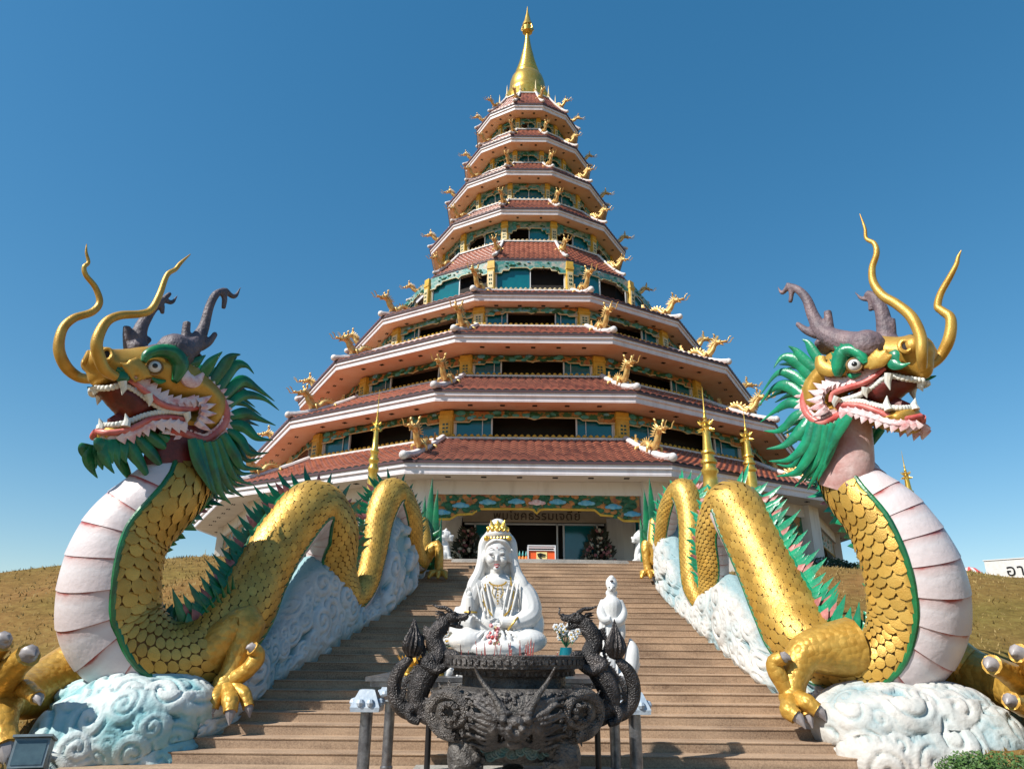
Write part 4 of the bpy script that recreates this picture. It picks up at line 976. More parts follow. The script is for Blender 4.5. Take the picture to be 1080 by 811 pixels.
RD = dict(
 skull=[(752,285),(790,230),(780,140),(720,95),(640,100),(560,95),(480,100),(400,150),(330,200),(260,280),(235,360),(260,440),(330,470),(370,440),(385,385),(400,345),(460,325),(530,285),(590,250),(660,262)],
 nose=((705,165),85), nostril=[(668,142,.38,.45,.85),(770,150,.0,.9,-.2)], ridges=[([(590,150),(555,200),(515,250)],.5,[.05,.07,.03]),([(620,175),(590,205),(545,245)],.48,[.04,.06,.03]),([(555,150),(520,190),(490,240)],.5,[.04,.06,.03])],
 jaw=[(728,425),(722,490),(690,512),(630,508),(560,492),(480,462),(400,465),(330,455),(330,375),(390,385),(480,390),(560,412),(640,415),(710,410)],
 mouth=[(740,290),(660,275),(590,262),(530,300),(460,340),(390,365),(460,385),(520,390),(570,405),(620,385),(650,350),(700,320)],
 tongue=[(430,378),(540,390),(620,400),(690,405)],
 lip_up=[(583,235),(548,262),(490,298),(410,322),(360,345),(352,380)], lip_lo=[(735,440),(680,450),(600,440),(540,415),(470,395),(400,392),(372,400)],
 flame_up=[(560,225),(500,268),(420,298),(360,300),(320,320)], flame_lo=[(725,478),(660,480),(590,468),(520,445),(440,425),(380,430)],
 cheek_c=(335,370), frill=[(375,262),(320,270),(268,305),(240,355),(240,405),(265,445),(310,470),(350,455),(400,435),(440,425)],
 corner=[(345,320),(320,350),(322,385),(340,410)],
 teeth_up=[(748,285),(670,275),(595,265),(530,308),(470,345),(395,368)], teeth_lo=[(700,408),(640,410),(560,403),(480,382),(390,378)],
 fangs=[(598,258,604,328,.45),(500,318,505,362,.45),(598,415,590,352,.42),(712,412,712,362,.08),(380,358,365,402,.5),(738,290,744,334,.08)],
 eye=(452,226,36), brow=[(500,215),(485,185),(445,160),(405,168),(388,205),(382,245),(380,270)], brow_r=[.05,.09,.12,.15,.15,.12,.06], leaf=[[(600,190),(620,215),(650,225),(690,212)],[(610,165),(625,190),(640,215)]],
 ear=[(385,240),(350,245),(310,225),(305,185)], earm=gold, ear_r=[.06,.12,.12,.09],
 mane=[[(320,235),(275,165),(250,125),(228,112)],[(310,262),(240,205),(200,160),(168,140)],[(280,295),(210,210),(145,188),(105,235)],[(260,325),(185,265),(120,258),(48,350)],[(245,370),(165,310),(100,325),(40,398)],[(240,395),(170,385),(115,415),(48,466)],[(245,425),(195,445),(135,500),(65,503)],[(252,448),(225,495),(155,562),(75,580)],
  [(268,465),(240,560),(170,625),(85,632)],[(300,475),(270,580),(205,675),(118,697)],[(330,478),(300,600),(250,680),(195,745)],[(362,470),(325,600),(285,690),(250,755)],[(400,455),(350,560),(320,650),(295,715)],[(430,440),(385,500),(350,570),(320,650)]],
 patch=[([(600,195),(625,215),(655,222)],[.04,.06,.02]),([(420,262),(445,268),(480,258)],[.02,.05,.02]),([(330,250),(345,262),(370,262)],[.03,.05,.02])],
 beard=[],
 throat=([(400,430),(415,510),(425,590),(420,680),(400,760)],[.5,.46,.44,.46,.42]), throatm=throatp,
 brain=[(545,125),(520,95),(440,85),(350,95),(300,130),(310,175),(380,175),(460,150),(520,160)],
 antlers_crop=CRh, whiskers_crop=CRh,
 antlers=[[([(350,405),(290,395),(235,370),(205,325),(185,275),(160,248),(130,235)],[.3]*7,[.32,.27,.2,.14,.11,.09,.06]),([(245,375),(247,345),(243,308)],.3,[.14,.1,.085]),([(215,372),(185,362),(158,342)],.3,[.12,.09,.055]),([(140,240),(143,262),(140,285)],.3,[.07,.06,.05]),([(135,238),(118,258),(105,240)],.3,[.06,.05,.012])],
          [([(408,395),(400,345),(390,300),(370,268),(350,258)],[-.35]*5,[.22,.17,.14,.1,.07]),([(420,375),(420,350),(420,328)],-.35,[.1,.09,.07]),([(358,262),(362,285),(362,308)],-.35,[.06,.06,.05]),([(350,258),(352,275),(335,272),(318,255)],-.35,[.06,.05,.045,.012])]],
 whiskers=[[([(505,465),(503,430),(500,380),(475,325),(435,290),(395,265),(370,230),(366,190),(378,150),(372,122),(350,108),(346,80),(332,40)],[.4]+[.55]*12,[.1,.13,.14,.14,.13,.12,.105,.09,.08,.065,.05,.04,.01])],
           [([(515,465),(552,435),(578,385),(583,330),(560,308),(547,295),(555,260),(580,215),(598,180),(603,160),(612,140)],[-.3]+[-.5]*10,[.12,.14,.15,.13,.11,.1,.09,.08,.06,.045,.01])]])
for side, sx, path, D, crop, Opx in (("left", 1, PATHL, LD, CL, (189, 427)), ("right", -1, PATHR, RD, CR, (877, 420))):
    b0 = at(path[6][0], 735, 12.9)
    lab = "huge gold dragon with shaded dark green mane and grey antlers, left of the stairs" if side == "left" else "huge gold scaled dragon with bright green mane and mauve antlers, right of the stairs"
    root = thing("dragon_statue", (b0.x, b0.y, b0.z), lab, "dragon statue", None)
    DR[side] = root
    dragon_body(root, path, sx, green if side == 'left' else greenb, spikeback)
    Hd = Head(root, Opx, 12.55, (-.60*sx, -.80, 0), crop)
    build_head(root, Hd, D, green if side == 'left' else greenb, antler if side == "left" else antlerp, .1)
# forelegs on the steps
q = lambda px, py, Y: at(px, py, Y)
mb = legs(DR["left"], 1, dict(leg=[(q(222,690,13.2),.42),(q(262,655,13.2),.3),(q(248,700,13.0),.2),(q(238,722,12.9),.2)],
   toes=[([q(262,705,12.8), q(272,690,12.8), q(266,683,12.7)],.13),([q(228,735,12.6), q(224,748,12.5)],.12),([q(243,738,12.5), q(243,750,12.4)],.13),([q(256,730,12.7), q(262,745,12.6)],.11)]))
mb = legs(DR["right"], 1, dict(leg=[(q(898,683,13.0),.52),(q(852,688,12.9),.34),(q(838,712,12.8),.23),(q(836,735,12.7),.2)],
   toes=[([q(827,722,12.7), q(816,700,12.7), q(826,693,12.6)],.14),([q(833,748,12.4), q(840,755,12.3)],.15),([q(850,740,12.4), q(862,748,12.3)],.14),([q(842,742,12.6), q(852,756,12.4)],.12)]))
# claws reaching out on the grass
for side, A in (("left", [(105,690,13.4,.5),(70,712,13.2,.5),(38,728,12.6,.42),(12,735,11.8,.3)]), ("right", [(990,690,13.4,.5),(1022,712,13.2,.48),(1058,722,12.6,.4),(1085,732,11.9,.3)])):
    mb = MB(); limb(mb, [q(a, b, c) for a, b, c, r in A], [r for a, b, c, r in A])
    if side == "left": T_ = [([q(8,712,11.3), q(30,690,11.0)],.2),([q(-14,700,11.2), q(2,676,11.0)],.2),([q(0,760,11.3), q(6,790,11.0)],.22),([q(25,725,11.5), q(40,735,11.2)],.0+.12)]
    else: T_ = [([q(1068,712,11.5), q(1046,700,11.2)],.17),([q(1090,702,11.2), q(1074,688,11.0)],.17),([q(1084,745,11.3), q(1066,738,11.0)],.15),([q(1100,750,11.3), q(1110,770,11.)],.2)]
    t2 = claw(None, "x", q(*A[3][:3]), T_, .33); off = len(mb.v); mb.v += t2.v; mb.f += [[off+k for k in f] for f in t2.f]; mb.mi += t2.mi
    mb.build("foreleg", [goldlimb, nail], DR[side])
# tail tips: tall green blades and the small hind feet at the head of the stairs
for side, s, xb in (("left", 1, 452), ("right", -1, 689)):
    mb = MB()
    for dx, y0, y1, w in ((0, 590, 503, 9), (5*s, 585, 515, 8), (-5*s, 580, 522, 7), (9*s, 592, 545, 6), (3*s, 600, 560, 7)):
        a, b = q(xb+dx, y0, 22.7), q(xb+dx*1.3, y1, 22.8); spike(mb, a, b-a, V((1, 0, 0)), (b-a).length, w*1.5*pxm(22.7), .1, .05*s, 0, back=0)
    for i in range(5):
        a = q(xb+2*s, 598-8*i, 22.5); spike(mb, a, V((s*.9, -.3, .45)), V((0, 0, 1)), .42, .16, .05, .2, 0)
    mb.build("tail_fin", [green, spikeback], DR[side], angle=60, fixn=False)
    mb = MB(); limb(mb, [q(443 if s > 0 else 690, 585, 22.4), q(441 if s > 0 else 692, 597, 22.1), q(461 if s > 0 else 681, 574, 21.9), q(463 if s > 0 else 684, 603, 21.8)], [.2, .26, .15, .13])
    pb = q(463 if s > 0 else 684, 603, 21.8)
    for dx in (-.22, 0, .2): mb.tube([pb, pb+V((dx, -.2, -.05)), pb+V((dx*1.3, -.3, -.2))], [.12, .1, .04], 8)
    mb.build("hind_leg", [goldlimb, nail], DR[side])
# ---------------------------------------------------------------- plaster clouds that carry the dragons
cr_ = random.Random(21)
def swirl(mb, c, nrm, r, hand=1):
    n = nrm.normalized(); up = V((0, 0, 1)); X = up.cross(n)
    if X.length < .1: X = V((1, 0, 0))
    X.normalize(); Y = n.cross(X)
    mb.ball(c, (r, r, r*.22), 16, 0, M((X, Y, n)).transposed())
    spiral(mb, c+n*r*.22, X, Y, r*.92, 1.9, r*.085, 0, hand, 34)
def shells(u0, u1, v0, v1, r0, r1, n, seed):
    g = random.Random(seed); out = []
    for k in range(n*30):
        if len(out) >= n: break
        u, v, r = g.uniform(u0, u1), g.uniform(v0, v1), g.uniform(r0, r1)
        if all(math.hypot(u-a, v-b) > .52*(r+c) for a, b, c, *_ in out): out.append((u, v, r, g.uniform(0, .05), g.choice((-1, 1)), g.uniform(0, 6.3)))
    return out
def relief_h(u, v, S):                 # shallow carved cloud scrolls
    best = 0
    for a, b, r, base, hand, ph in S:
        du, dv = u-a, v-b
        if abs(du) > r or abs(dv) > r: continue
        d = sqrt(du*du+dv*dv)/r
        if d < 1:
            h = base+.05+.08*sqrt(1-d*d)*r*2
            sp = cos(hand*atan2(dv, du)+d*2*pi*2.1+ph); h -= .055*max(0, sp)**3*min(1, (1-d)*4)*(r/.35)
            if h > best: best = h
    return best
def stair_hit(px, py):
    d = ray(px, py); k = .339; t = (k*(0-11.8)+.04-CAM.z)/(d.z-k*d.y); return CAM+d*t
def clouds(side, sx, front, rows, label, mf, mk, seed):
    b = at(front[0][0], 800, front[0][2])
    root = thing("cloud_base", (b.x, b.y, b.z), label, "cloud sculpture")
    mb = MB()
    for px, py, Y, rx, ry, rz in front: mb.ball(at(px, py, Y), (rx, ry, rz), 18)
    ob = mb.build("front_cloud", mf, root); fuse(ob, .028, 16, .6)
    co_ = [v.co.copy() for v in ob.data.vertices]; o0 = ROOT[root.name]
    S = shells(-2.4, 2.4, -1.2, 1.6, .2, .46, 120, seed); S2 = shells(-2.4, 2.4, -2, 2, .2, .42, 120, seed+1)
    nn = [v.normal.copy() for v in ob.data.vertices]
    dep = []
    for v, n in zip(ob.data.vertices, nn):
        c = v.co; h = relief_h(c.x, c.z, S) if n.z < .75 else relief_h(c.x, c.y, S2); v.co = c+n*h; dep.append(max(0, 1-h/.13))
    ob.data.attributes.new('depth', 'FLOAT', 'POINT').data.foreach_set('value', dep)
    # low carved wall between the steps and the body
    R = []
    for bx, by, tx, ty in rows: p = stair_hit(bx, by); R.append([*(p+V((0, 0, -.25))), *at(tx, ty, p.y+.45)])
    P = crom(R, 10); cum = [0.]
    for i in range(1, len(P)): cum.append(cum[-1]+math.dist(P[i][:3], P[i-1][:3]))
    L = cum[-1]; nu = int(L/.034); mb = MB(); grid = []; i = 0; nv = 64; dep = []
    S = shells(0, L*.62, -.2, 3.4, .2, .46, 170, seed+2)+shells(L*.58, L, -.2, 3.6, .1, .22, 200, seed+3)
    cols = []
    for k in range(nu+1):
        s = L*k/nu
        while i < len(cum)-2 and cum[i+1] < s: i += 1
        f = (s-cum[i])/max(1e-9, cum[i+1]-cum[i]); r = [a+(c-a)*f for a, c in zip(P[i], P[min(i+1, len(P)-1)])]
        cols.append((s, V(r[:3]), V(r[3:])))
    for k, (s, b_, t_) in enumerate(cols):
        tan = (cols[min(k+1, nu)][1]-cols[max(k-1, 0)][1]).normalized(); hgt = (t_-b_).length
        nrm = tan.cross((t_-b_).normalized()); nrm = nrm if nrm.x*sx > 0 else -nrm; nrm.normalize()
        for j in range(nv+1):
            v = j/nv; p = b_.lerp(t_, v); far = max(0, min(1, (s/L-.55)*4))
            edge = min(1, v*6)*min(1, (1-v)*5)
            h = relief_h(s, v*hgt*(1-.45*far) if far else v*hgt, S)*edge*1.75+.2*sin(pi*v)**.6+.05*sin(s*2.3)*edge+(.07*abs(sin(s*7+sin(v*9)*1.6))*far*edge)
            grid.append(p+nrm*h); dep.append(max(0, 1-(h-.2*sin(pi*v)**.6)/.2))
        for j in range(1, 4): dep.append(.6); grid.append(t_+V((-sx*.32*j, .12*j, -.05*j*j)))
    w = nv+4
    mb.add(grid, [(k*w+j, k*w+j+1, (k+1)*w+j+1, (k+1)*w+j) for k in range(nu) for j in range(w-1)])
    ob = mb.build("carved_wall", mk, root, angle=180); ob.data.attributes.new("depth", "FLOAT", "POINT").data.foreach_set("value", dep)
clouds("left", 1,
 [(135,768,12.4,1.1,.9,.74),(175,748,12.6,.75,.8,.45),(95,785,12.2,.75,.8,.75),(175,757,12.8,.9,.8,.45),(120,742,12.9,.9,.7,.36),(75,800,12.1,.6,.6,.5),(205,764,13.0,.5,.5,.38),(150,800,12.2,.8,.5,.4),(60,812,12,.5,.5,.4)],
 [(200,778,205,742),(222,768,222,722),(240,748,240,705),(262,735,262,680),(297,710,285,648),(323,696,308,612),(345,684,330,585),(362,672,352,600),(382,659,368,640),(397,650,384,630),(404,647,397,585),(412,640,405,545),(422,630,420,540),(434,612,430,572),(448,596,445,583)],
 "white and teal plaster clouds carrying the dragon left of the stairs", scrollF, scrollL, 31)
clouds("right", -1,
 [(940,768,12.5,1.1,.8,.6),(990,764,12.5,.9,.8,.58),(1030,785,12.2,.65,.7,.55),(895,762,12.8,.6,.7,.4),(920,745,12.9,.8,.7,.33),(965,797,12.1,1.1,.5,.5),(1015,800,12,.8,.5,.45),(878,764,12.9,.3,.4,.33)],
 [(905,790,890,752),(872,765,880,728),(848,742,852,705),(826,728,834,688),(815,722,816,672),(795,707,797,640),(775,692,778,612),(762,682,768,605),(745,668,757,618),(733,657,745,640),(720,645,730,612),(712,636,716,580),(703,625,708,545),(697,612,701,560),(692,602,696,588)],
 "sunlit whitish plaster clouds carrying the dragon right of the stairs", scrollR, scrollR, 57)
# ---------------------------------------------------------------- dragons riding the roof corners
mb = MB()
S_ = crom([[-1.25,0,.75,.03],[-1.2,0,.5,.07],[-1.0,0,.2,.10],[-.65,0,.12,.13],[-.3,0,.42,.17],[.05,0,.5,.19],[.4,0,.2,.2],[.75,0,.25,.2],[.95,0,.65,.18],[1.0,0,1.0,.16],[1.12,0,1.2,.17]], 6)
P = [V(s[:3]) for s in S_]; mb.tube(P, [s[3]*.82 for s in S_], 12)
for i in range(2, len(P)-2, 2):
    t = (P[i+1]-P[i-1]).normalized(); n = V((-t.z, 0, t.x)); spike(mb, P[i]+n*S_[i][3]*.9, n-t*.3, t, .2, .14, .03, .2)
mb.ball((1.25, 0, 1.3), (.27, .18, .19), 12); mb.ball((1.5, 0, 1.36), (.2, .13, .09), 10); mb.ball((1.44, 0, 1.16), (.19, .1, .05), 10, rot=M.Rotation(.35, 3, 'Y')); mb.ball((1.66, 0, 1.42), (.09, .12, .08), 8)
for s in (-1, 1):
    mb.ball((1.36, s*.13, 1.44), .06, 8); mb.tube(cpath([(1.15, s*.1, 1.42), (.98, s*.16, 1.62), (1.0, s*.2, 1.8), (.88, s*.22, 1.9)], 3), [.05]*9+[.01], 6)
    mb.tube(cpath([(1.62, s*.1, 1.35), (1.85, s*.15, 1.4), (1.9, s*.16, 1.65), (2.02, s*.17, 1.8)], 3), [.03]*9+[.006], 5)
    for x, z in ((.62, .25), (-.55, .15)):
        mb.tube(cpath([(x, s*.12, z+.05), (x+.12, s*.32, z+.02), (x+.1, s*.34, -.05)], 3), [.1, .09, .08, .07, .06, .05, .06], 8)
    for k in range(5): spike(mb, V((1.1-.05*k, s*.14, 1.35-.1*k)), V((-.8, s*.3, .45-.25*k)), V((0, 0, 1)), .3, .11, .03, .25)
for k in range(4): spike(mb, V((-1.22, 0, .7)), V((-.2+.25*k-.3, 0, 1)), V((1, 0, 0)), .3, .1, .03, .1)
proto = mb.build("roof_dragon", [goldroof], None, angle=60)
WHERE = {0: "on the corner right of the front face", -1: "on the corner left of the front face", 1: "on the second corner to the right", -2: "on the second corner to the left", 2: "on the far right corner", -3: "on the far left corner"}
first = True
for t, (ea, sz, fz, ra, rz, wa) in enumerate(TIER):
    for k in (-3, -2, -1, 0, 1, 2):
        a = T15+k*pi/6; d = V((sin(a), -cos(a), 0)); sc = (.92 if t < 4 else .8 if t < 6 else .68)*(1 if ea-ra > 2 else .88)
        slope = atan2(rz-fz, (ea-ra)/cos(T15))*.78
        mid = ea-.5*(ea-ra); z = fz+(rz-fz)*.44
        o = proto if first else proto.copy()
        if not first: COL.objects.link(o)
        first = False
        o.location = V((TX, TY, z+.1))+d*(mid/cos(T15)); o.rotation_euler = (0, slope*.8, a-pi/2); o.scale = (sc*1.05, sc, sc*.76)
        tag(o, "golden dragon on the %s roof, %s" % (ORD[t], WHERE[k]), "roof dragon", "golden dragons riding the roof corners")
# ---------------------------------------------------------------- altar group in front of the stairs
def B(mb, px, py, Y, rx, ry=None, rz=None, m=0, rot=None, n=26):      # ball with radii in pixels at Y
    s = pxm(Y, 2); ry = rx if ry is None else ry; rz = rx if rz is None else rz
    mb.ball(q(px, py, Y), (rx*s, ry*s, rz*s), n, m, rot)
def TB(mb, pts, rr_, n=10, m=0, seg=6, flat=1., up=None):             # tube through (px, py, Y)
    rr_ = [rr_]*len(pts) if isinstance(rr_, (int, float)) else rr_
    S = crom([[*q(*p), r*pxm(p[2], 2)] for p, r in zip(pts, rr_)], seg); mb.tube([V(s[:3]) for s in S], [max(.0015, s[3]) for s in S], n, m, flat, up)
# table
tb = thing("altar_table", (q(530, 740, 10.2).x, 10.2, -.04), "long grey altar table with steel pipe legs and pale blue lotus corner caps", "table")
lx, rx_ = -1.72, 1.52; zt_ = .98
mb = MB(); mb.box(((lx+rx_)/2, 10.25, zt_+.26), (rx_-lx+.06, 2.0, .05)); mb.box(((lx+rx_)/2, 10.25, zt_+.2), (rx_-lx-.05, 1.9, .06)); mb.build("table_top", steel, tb, smooth=False)
capm = paint("cap_pale_blue", (.3, .38, .47), (.42, .48, .54), 7., .45, 0, .2, 20)
for x in (lx, rx_):
    for y in (9.35, 11.15):
        mb = MB(); mb.lathe([(.075, -.04), (.075, zt_-.1), (.0, zt_-.1)], (x, y, 0), 16); mb.lathe([(.09, -.04), (.09, .03), (.07, .05)], (x, y, 0), 16)
        lg = mb.build("leg", steel, tb)
    for y in (9.35, 11.15):
        mb = MB(); mb.lathe([(.0, zt_-.1), (.24, zt_-.1), (.25, zt_-.05), (.17, zt_+.08), (.13, zt_+.14), (.0, zt_+.14)], (x, y, 0), 4, rot=rotz(pi/4))
        for k in range(4):
            a = k*pi/2; d = V((cos(a), sin(a), 0))
            for j in (-1, 1): mb.ball(V((x, y, zt_-.0))+d*.16+d.cross(V((0, 0, 1)))*j*.06, (.05, .05, .05), 8)
        mb.build("corner_cap", capm, tb, smooth=False)
    mb = MB(); mb.box((x, 10.25, zt_-.02), (.1, 1.7, .05)); mb.build("rail", steel, tb, smooth=False)
# seated figure
Y0 = 10.4; gy = lambda d: Y0-d*.0136
st_ = thing("seated_statue", q(525, 692, Y0), "white porcelain seated goddess statue with golden crown and necklaces on the altar", "statue")
mb = MB()
B(mb, 525, 678, Y0, 49, 30, 13); B(mb, 494, 675, gy(14), 21, 18, 12); B(mb, 556, 675, gy(14), 21, 18, 12); B(mb, 525, 683, gy(24), 30, 12, 8)
B(mb, 525, 655, Y0, 30, 18, 22); B(mb, 525, 632, Y0, 25, 15, 24); B(mb, 525, 616, Y0, 22, 13, 12)
TB(mb, [(505, 613, Y0), (497, 632, gy(4)), (494, 652, gy(10)), (500, 655, gy(14))], [9, 10, 9, 7], 12)          # raised right arm, seen left
TB(mb, [(497, 652, gy(10)), (496, 640, gy(16)), (495, 628, gy(18))], [6, 5, 4], 10)
TB(mb, [(545, 613, Y0), (556, 630, gy(2)), (559, 648, gy(8)), (545, 656, gy(16)), (528, 655, gy(20))], [9, 12, 12, 8, 5], 12)
TB(mb, [(560, 640, gy(0)), (565, 655, gy(4)), (566, 668, gy(6))], [8, 9, 7], 10)
TB(mb, [(486, 640, gy(2)), (484, 655, gy(4)), (482, 668, gy(6))], [6, 9, 9], 10)
B(mb, 524, 602, gy(1), 7, 7, 9); B(mb, 524, 584, gy(3), 13, 13, 17.5)
# veil falling from the crown over the shoulders
for s in (-1, 1):
    TB(mb, [(525+s*6, 563, gy(-2)), (525+s*15, 572, gy(-1)), (525+s*17, 590, gy(0)), (525+s*20, 604, gy(2)), (525+s*27, 618, gy(5)), (525+s*30, 640, gy(6))], [6, 5, 5, 6, 6, 3], 10)
B(mb, 525, 575, gy(-6), 18, 10, 22); B(mb, 524, 597, gy(-7), 20, 8, 16)
B(mb, 525, 563, gy(0), 13.5, 12.5, 8); B(mb, 525, 554, gy(0), 9.5, 8.5, 8)
for s in (-1, 1): TB(mb, [(525, 569, gy(13)), (525+s*6, 570.5, gy(12.5)), (525+s*11, 575, gy(9)), (525+s*13, 582, gy(5))], [1.6, 2.2, 2.2, 1.5], 8)
# face relief
B(mb, 524, 588, gy(16.2), 1.6, 2.2, 3.6, n=8); B(mb, 524, 590.3, gy(16.5), 2.4, 1.8, 1.4, n=8); B(mb, 524, 599, gy(13), 4, 3, 3)
for s in (-1, 1): B(mb, 524+s*6, 590, gy(12), 4.5, 3.4, 4.5); B(mb, 524+s*5.6, 582.5, gy(14.2), 3.2, 1.6, 1.5); B(mb, 524+s*13.4, 587, gy(4), 1.8, 3, 6)
# folds of the robe
for i in range(9):
    x = 488+i*9.2; TB(mb, [(525+(x-525)*.45, 664, gy(22)), (525+(x-525)*.75, 672, gy(27)), (x, 684, gy(24-abs(i-4)*1.2))], [1.4, 2.0, 1.6], 6)
for s in (-1, 1):
    for i in range(3): TB(mb, [(525+s*(12+5*i), 614, gy(13)), (525+s*(8+5*i), 632, gy(16)), (525+s*(5+4*i), 650, gy(17))], [1.2, 1.5, 1.2], 6)
    for i in range(4): TB(mb, [(525+s*(30+2*i), 620+5*i, gy(9)), (525+s*(33-1*i), 636+4*i, gy(12)), (525+s*(24-3*i), 650+2*i, gy(20))], [1, 1.5, 1], 6)
    for i in range(3): TB(mb, [(525+s*47, 672+4*i, gy(8)), (525+s*40, 679+3*i, gy(20)), (525+s*22, 682+2*i, gy(27))], [1, 1.7, 1], 6)
ob = mb.build("body", white, st_); fuse(ob, .011, 2, .4)
mb = MB()      # hands with fingers
def hand(base, d, side_, L, s=1):
    mb.ball(base, (L*.34, L*.2, L*.42), 10)
    for i in range(4):
        a = base+side_*(i-1.5)*L*.17; l = L*(.62, .7, .66, .52)[i]; mb.tube([a+d*L*.2, a+d*(L*.2+l*.55), a+d*(L*.2+l)+V((0, -.006, -.006))], [L*.085, L*.078, L*.05], 8)
    mb.tube([base-side_*L*.28*s, base-side_*L*.42*s+d*L*.25, base-side_*L*.38*s+d*L*.5], [L*.09, L*.08, L*.05], 8)
hand(q(495, 626, gy(19)), V((.05, -.05, 1)), V((1, 0, 0)), .12)
hand(q(524, 655, gy(22)), V((-.95, -.25, -.1)), V((0, .35, -.9)), .13)
hand(q(521, 659, gy(23)), V((.9, -.3, 0)), V((0, .35, -.9)), .11, -1)
mb.build("hand", white, st_)
mb = MB()
for i in range(11): a = -1.4+2.8*i/10; mb.ball(q(525+13.2*sin(a), 566.5, gy(13.5*cos(a)-1)), .018, 8)
for i in range(5): a = -1.0+2.0*i/4; c = q(525+10.5*sin(a), 560-3*cos(a), gy(10.5*cos(a)+1)); mb.ball(c, (.04, .02, .05), 8); spiral(mb, c, V((1, 0, 0)), V((0, 0, 1)), .05, 1.3, .014, 0, 1, 14)
for i in range(3): spike(mb, q(525+(i-1)*5, 556, gy(9)), V(((i-1)*.3, -.1, 1)), V((1, 0, 0)), .12, .07, .02, 0)
B(mb, 525, 553, gy(8.4), 3.5, 2, 4); B(mb, 513, 567, gy(8), 3, 2, 3); B(mb, 537, 567, gy(8), 3, 2, 3)
mb.build("crown", goldbright, st_)
mb = MB()
for i in range(40):
    t_ = i/39
    for s in (-1, 1): p = crom([[526+s*12, 608, 9], [526+s*15, 622, 15], [526+s*15, 636, 18], [526+s*7, 648, 20]], 13)[i]; mb.ball(q(p[0]+cr_.uniform(-.8, .8), p[1], gy(p[2]-2)), .013, 6)
for i in range(13): a = -1.3+2.6*i/12; mb.ball(q(525+9*sin(a), 612+5*cos(a), gy(15)), .014, 6)
for i in range(7): mb.ball(q(525, 618+3*i, gy(16.5+.2*i)), .016 if i % 2 else .011, 6)
for s in (-1, 1): mb.tube([q(525+s*4, 617, gy(15.5)), q(525+s*6, 624, gy(16.5)), q(525+s*3, 630, gy(17))], .007, 6)
mb.build("necklace", goldbright, st_)
mb = MB()
for c, rx2, tilt in ((q(496, 645, gy(13)), 6.4, 0), (q(541, 657, gy(19)), 8, .9)):
    pts = [c+V((cos(a)*rx2*.0136*cos(tilt), sin(a)*rx2*.0136, cos(a)*rx2*.0136*sin(tilt))) for a in [2*pi*i/16 for i in range(17)]]; mb.tube(pts, .013, 7, 0, caps=False)
mb.build("bracelet", goldbright, st_)
mb = MB()
for s in (-1, 1):
    TB(mb, [(524+s*3, 584.2, gy(16)), (524+s*5.8, 585.2, gy(16.2)), (524+s*8.6, 583.8, gy(14.2))], [.25, .6, .2], 6)
    TB(mb, [(524+s*2.4, 579, gy(16)), (524+s*6, 577.3, gy(15.6)), (524+s*9.6, 579.6, gy(13.2))], [.25, .4, .15], 6)
mb.build("eye", paint("eye_ink", (.08, .07, .075), None, rough=.4), st_)
mb = MB(); TB(mb, [(520.8, 595.4, gy(15.2)), (522.6, 594.6, gy(16.6)), (524, 595.1, gy(16.9)), (525.4, 594.6, gy(16.6)), (527.2, 595.4, gy(15.2))], [.25, .7, .75, .7, .25], 8); TB(mb, [(521.5, 596.4, gy(15.8)), (524, 597.2, gy(16.6)), (526.5, 596.4, gy(15.8))], [.25, .75, .25], 8)
B(mb, 524.3, 577, gy(16.2), .7, .5, .7, n=8)
mb.build("lips", paint("lip_paint", (.35, .02, .03), None, rough=.4), st_)
# pedestal of lotus petals
mb = MB(); c = q(525, 690, Y0); mb.lathe([(0, zt_+.29), (.62, zt_+.29), (.58, zt_+.4), (.66, c.z-.02), (0, c.z-.02)], (c.x, c.y, 0), 28)
for k in range(20): a = 2*pi*k/20; mb.ball((c.x+.62*cos(a), c.y+.62*sin(a), zt_+.42), (.1, .1, .12), 8)
tag(mb.build("pedestal", white), "round white petalled pedestal beneath the seated goddess statue", "pedestal")
# standing figure on a leaping fish
Y1 = 10.9; s_t = thing("standing_statue", q(645, 722, Y1), "small white standing goddess statue riding a curled fish, beside the larger one", "statue")
mb = MB(); g1 = lambda d: Y1-d*.0142
TB(mb, [(645, 628, Y1), (645, 636, Y1), (645, 655, g1(1)), (643, 680, g1(2)), (642, 702, g1(2)), (642, 716, g1(2))], [5, 11, 9.5, 9, 11, 13], 16)
B(mb, 645, 619, g1(1), 5, 5, 6.6); B(mb, 645, 615, g1(-1), 6.4, 5, 8); B(mb, 645, 609.5, g1(0), 3.4, 3.4, 3.6); B(mb, 645, 625, g1(-1), 6.5, 4.5, 5)
TB(mb, [(637, 633, Y1), (634, 645, g1(4)), (638, 653, g1(9)), (644, 652, g1(11))], [4, 5, 4.5, 2.6]); TB(mb, [(653, 633, Y1), (657, 646, g1(3)), (653, 655, g1(8)), (647, 654, g1(11))], [4, 5, 4.5, 2.6])
TB(mb, [(655, 655, g1(5)), (656, 668, g1(4)), (654, 680, g1(3))], [4, 4, 2]); TB(mb, [(636, 655, g1(5)), (635, 668, g1(4)), (637, 680, g1(3))], [4, 4, 2])
for i in range(5): TB(mb, [(638+3.4*i, 656, g1(9)), (637+3.6*i, 685, g1(10)), (634+4.4*i, 714, g1(12))], [.7, 1.1, .8], 6)
B(mb, 645, 620, g1(6.2), .8, 1, 1.6, n=6)
ob = mb.build("body", white, s_t); fuse(ob, .011, 2, .4)
mb = MB(); TB(mb, [(625, 705, g1(4)), (632, 716, g1(5)), (645, 719, g1(6)), (658, 716, g1(4)), (665, 702, g1(2)), (667, 684, g1(1)), (664, 672, g1(1))], [5, 9, 10, 10, 8.5, 6.5, .6], 14)
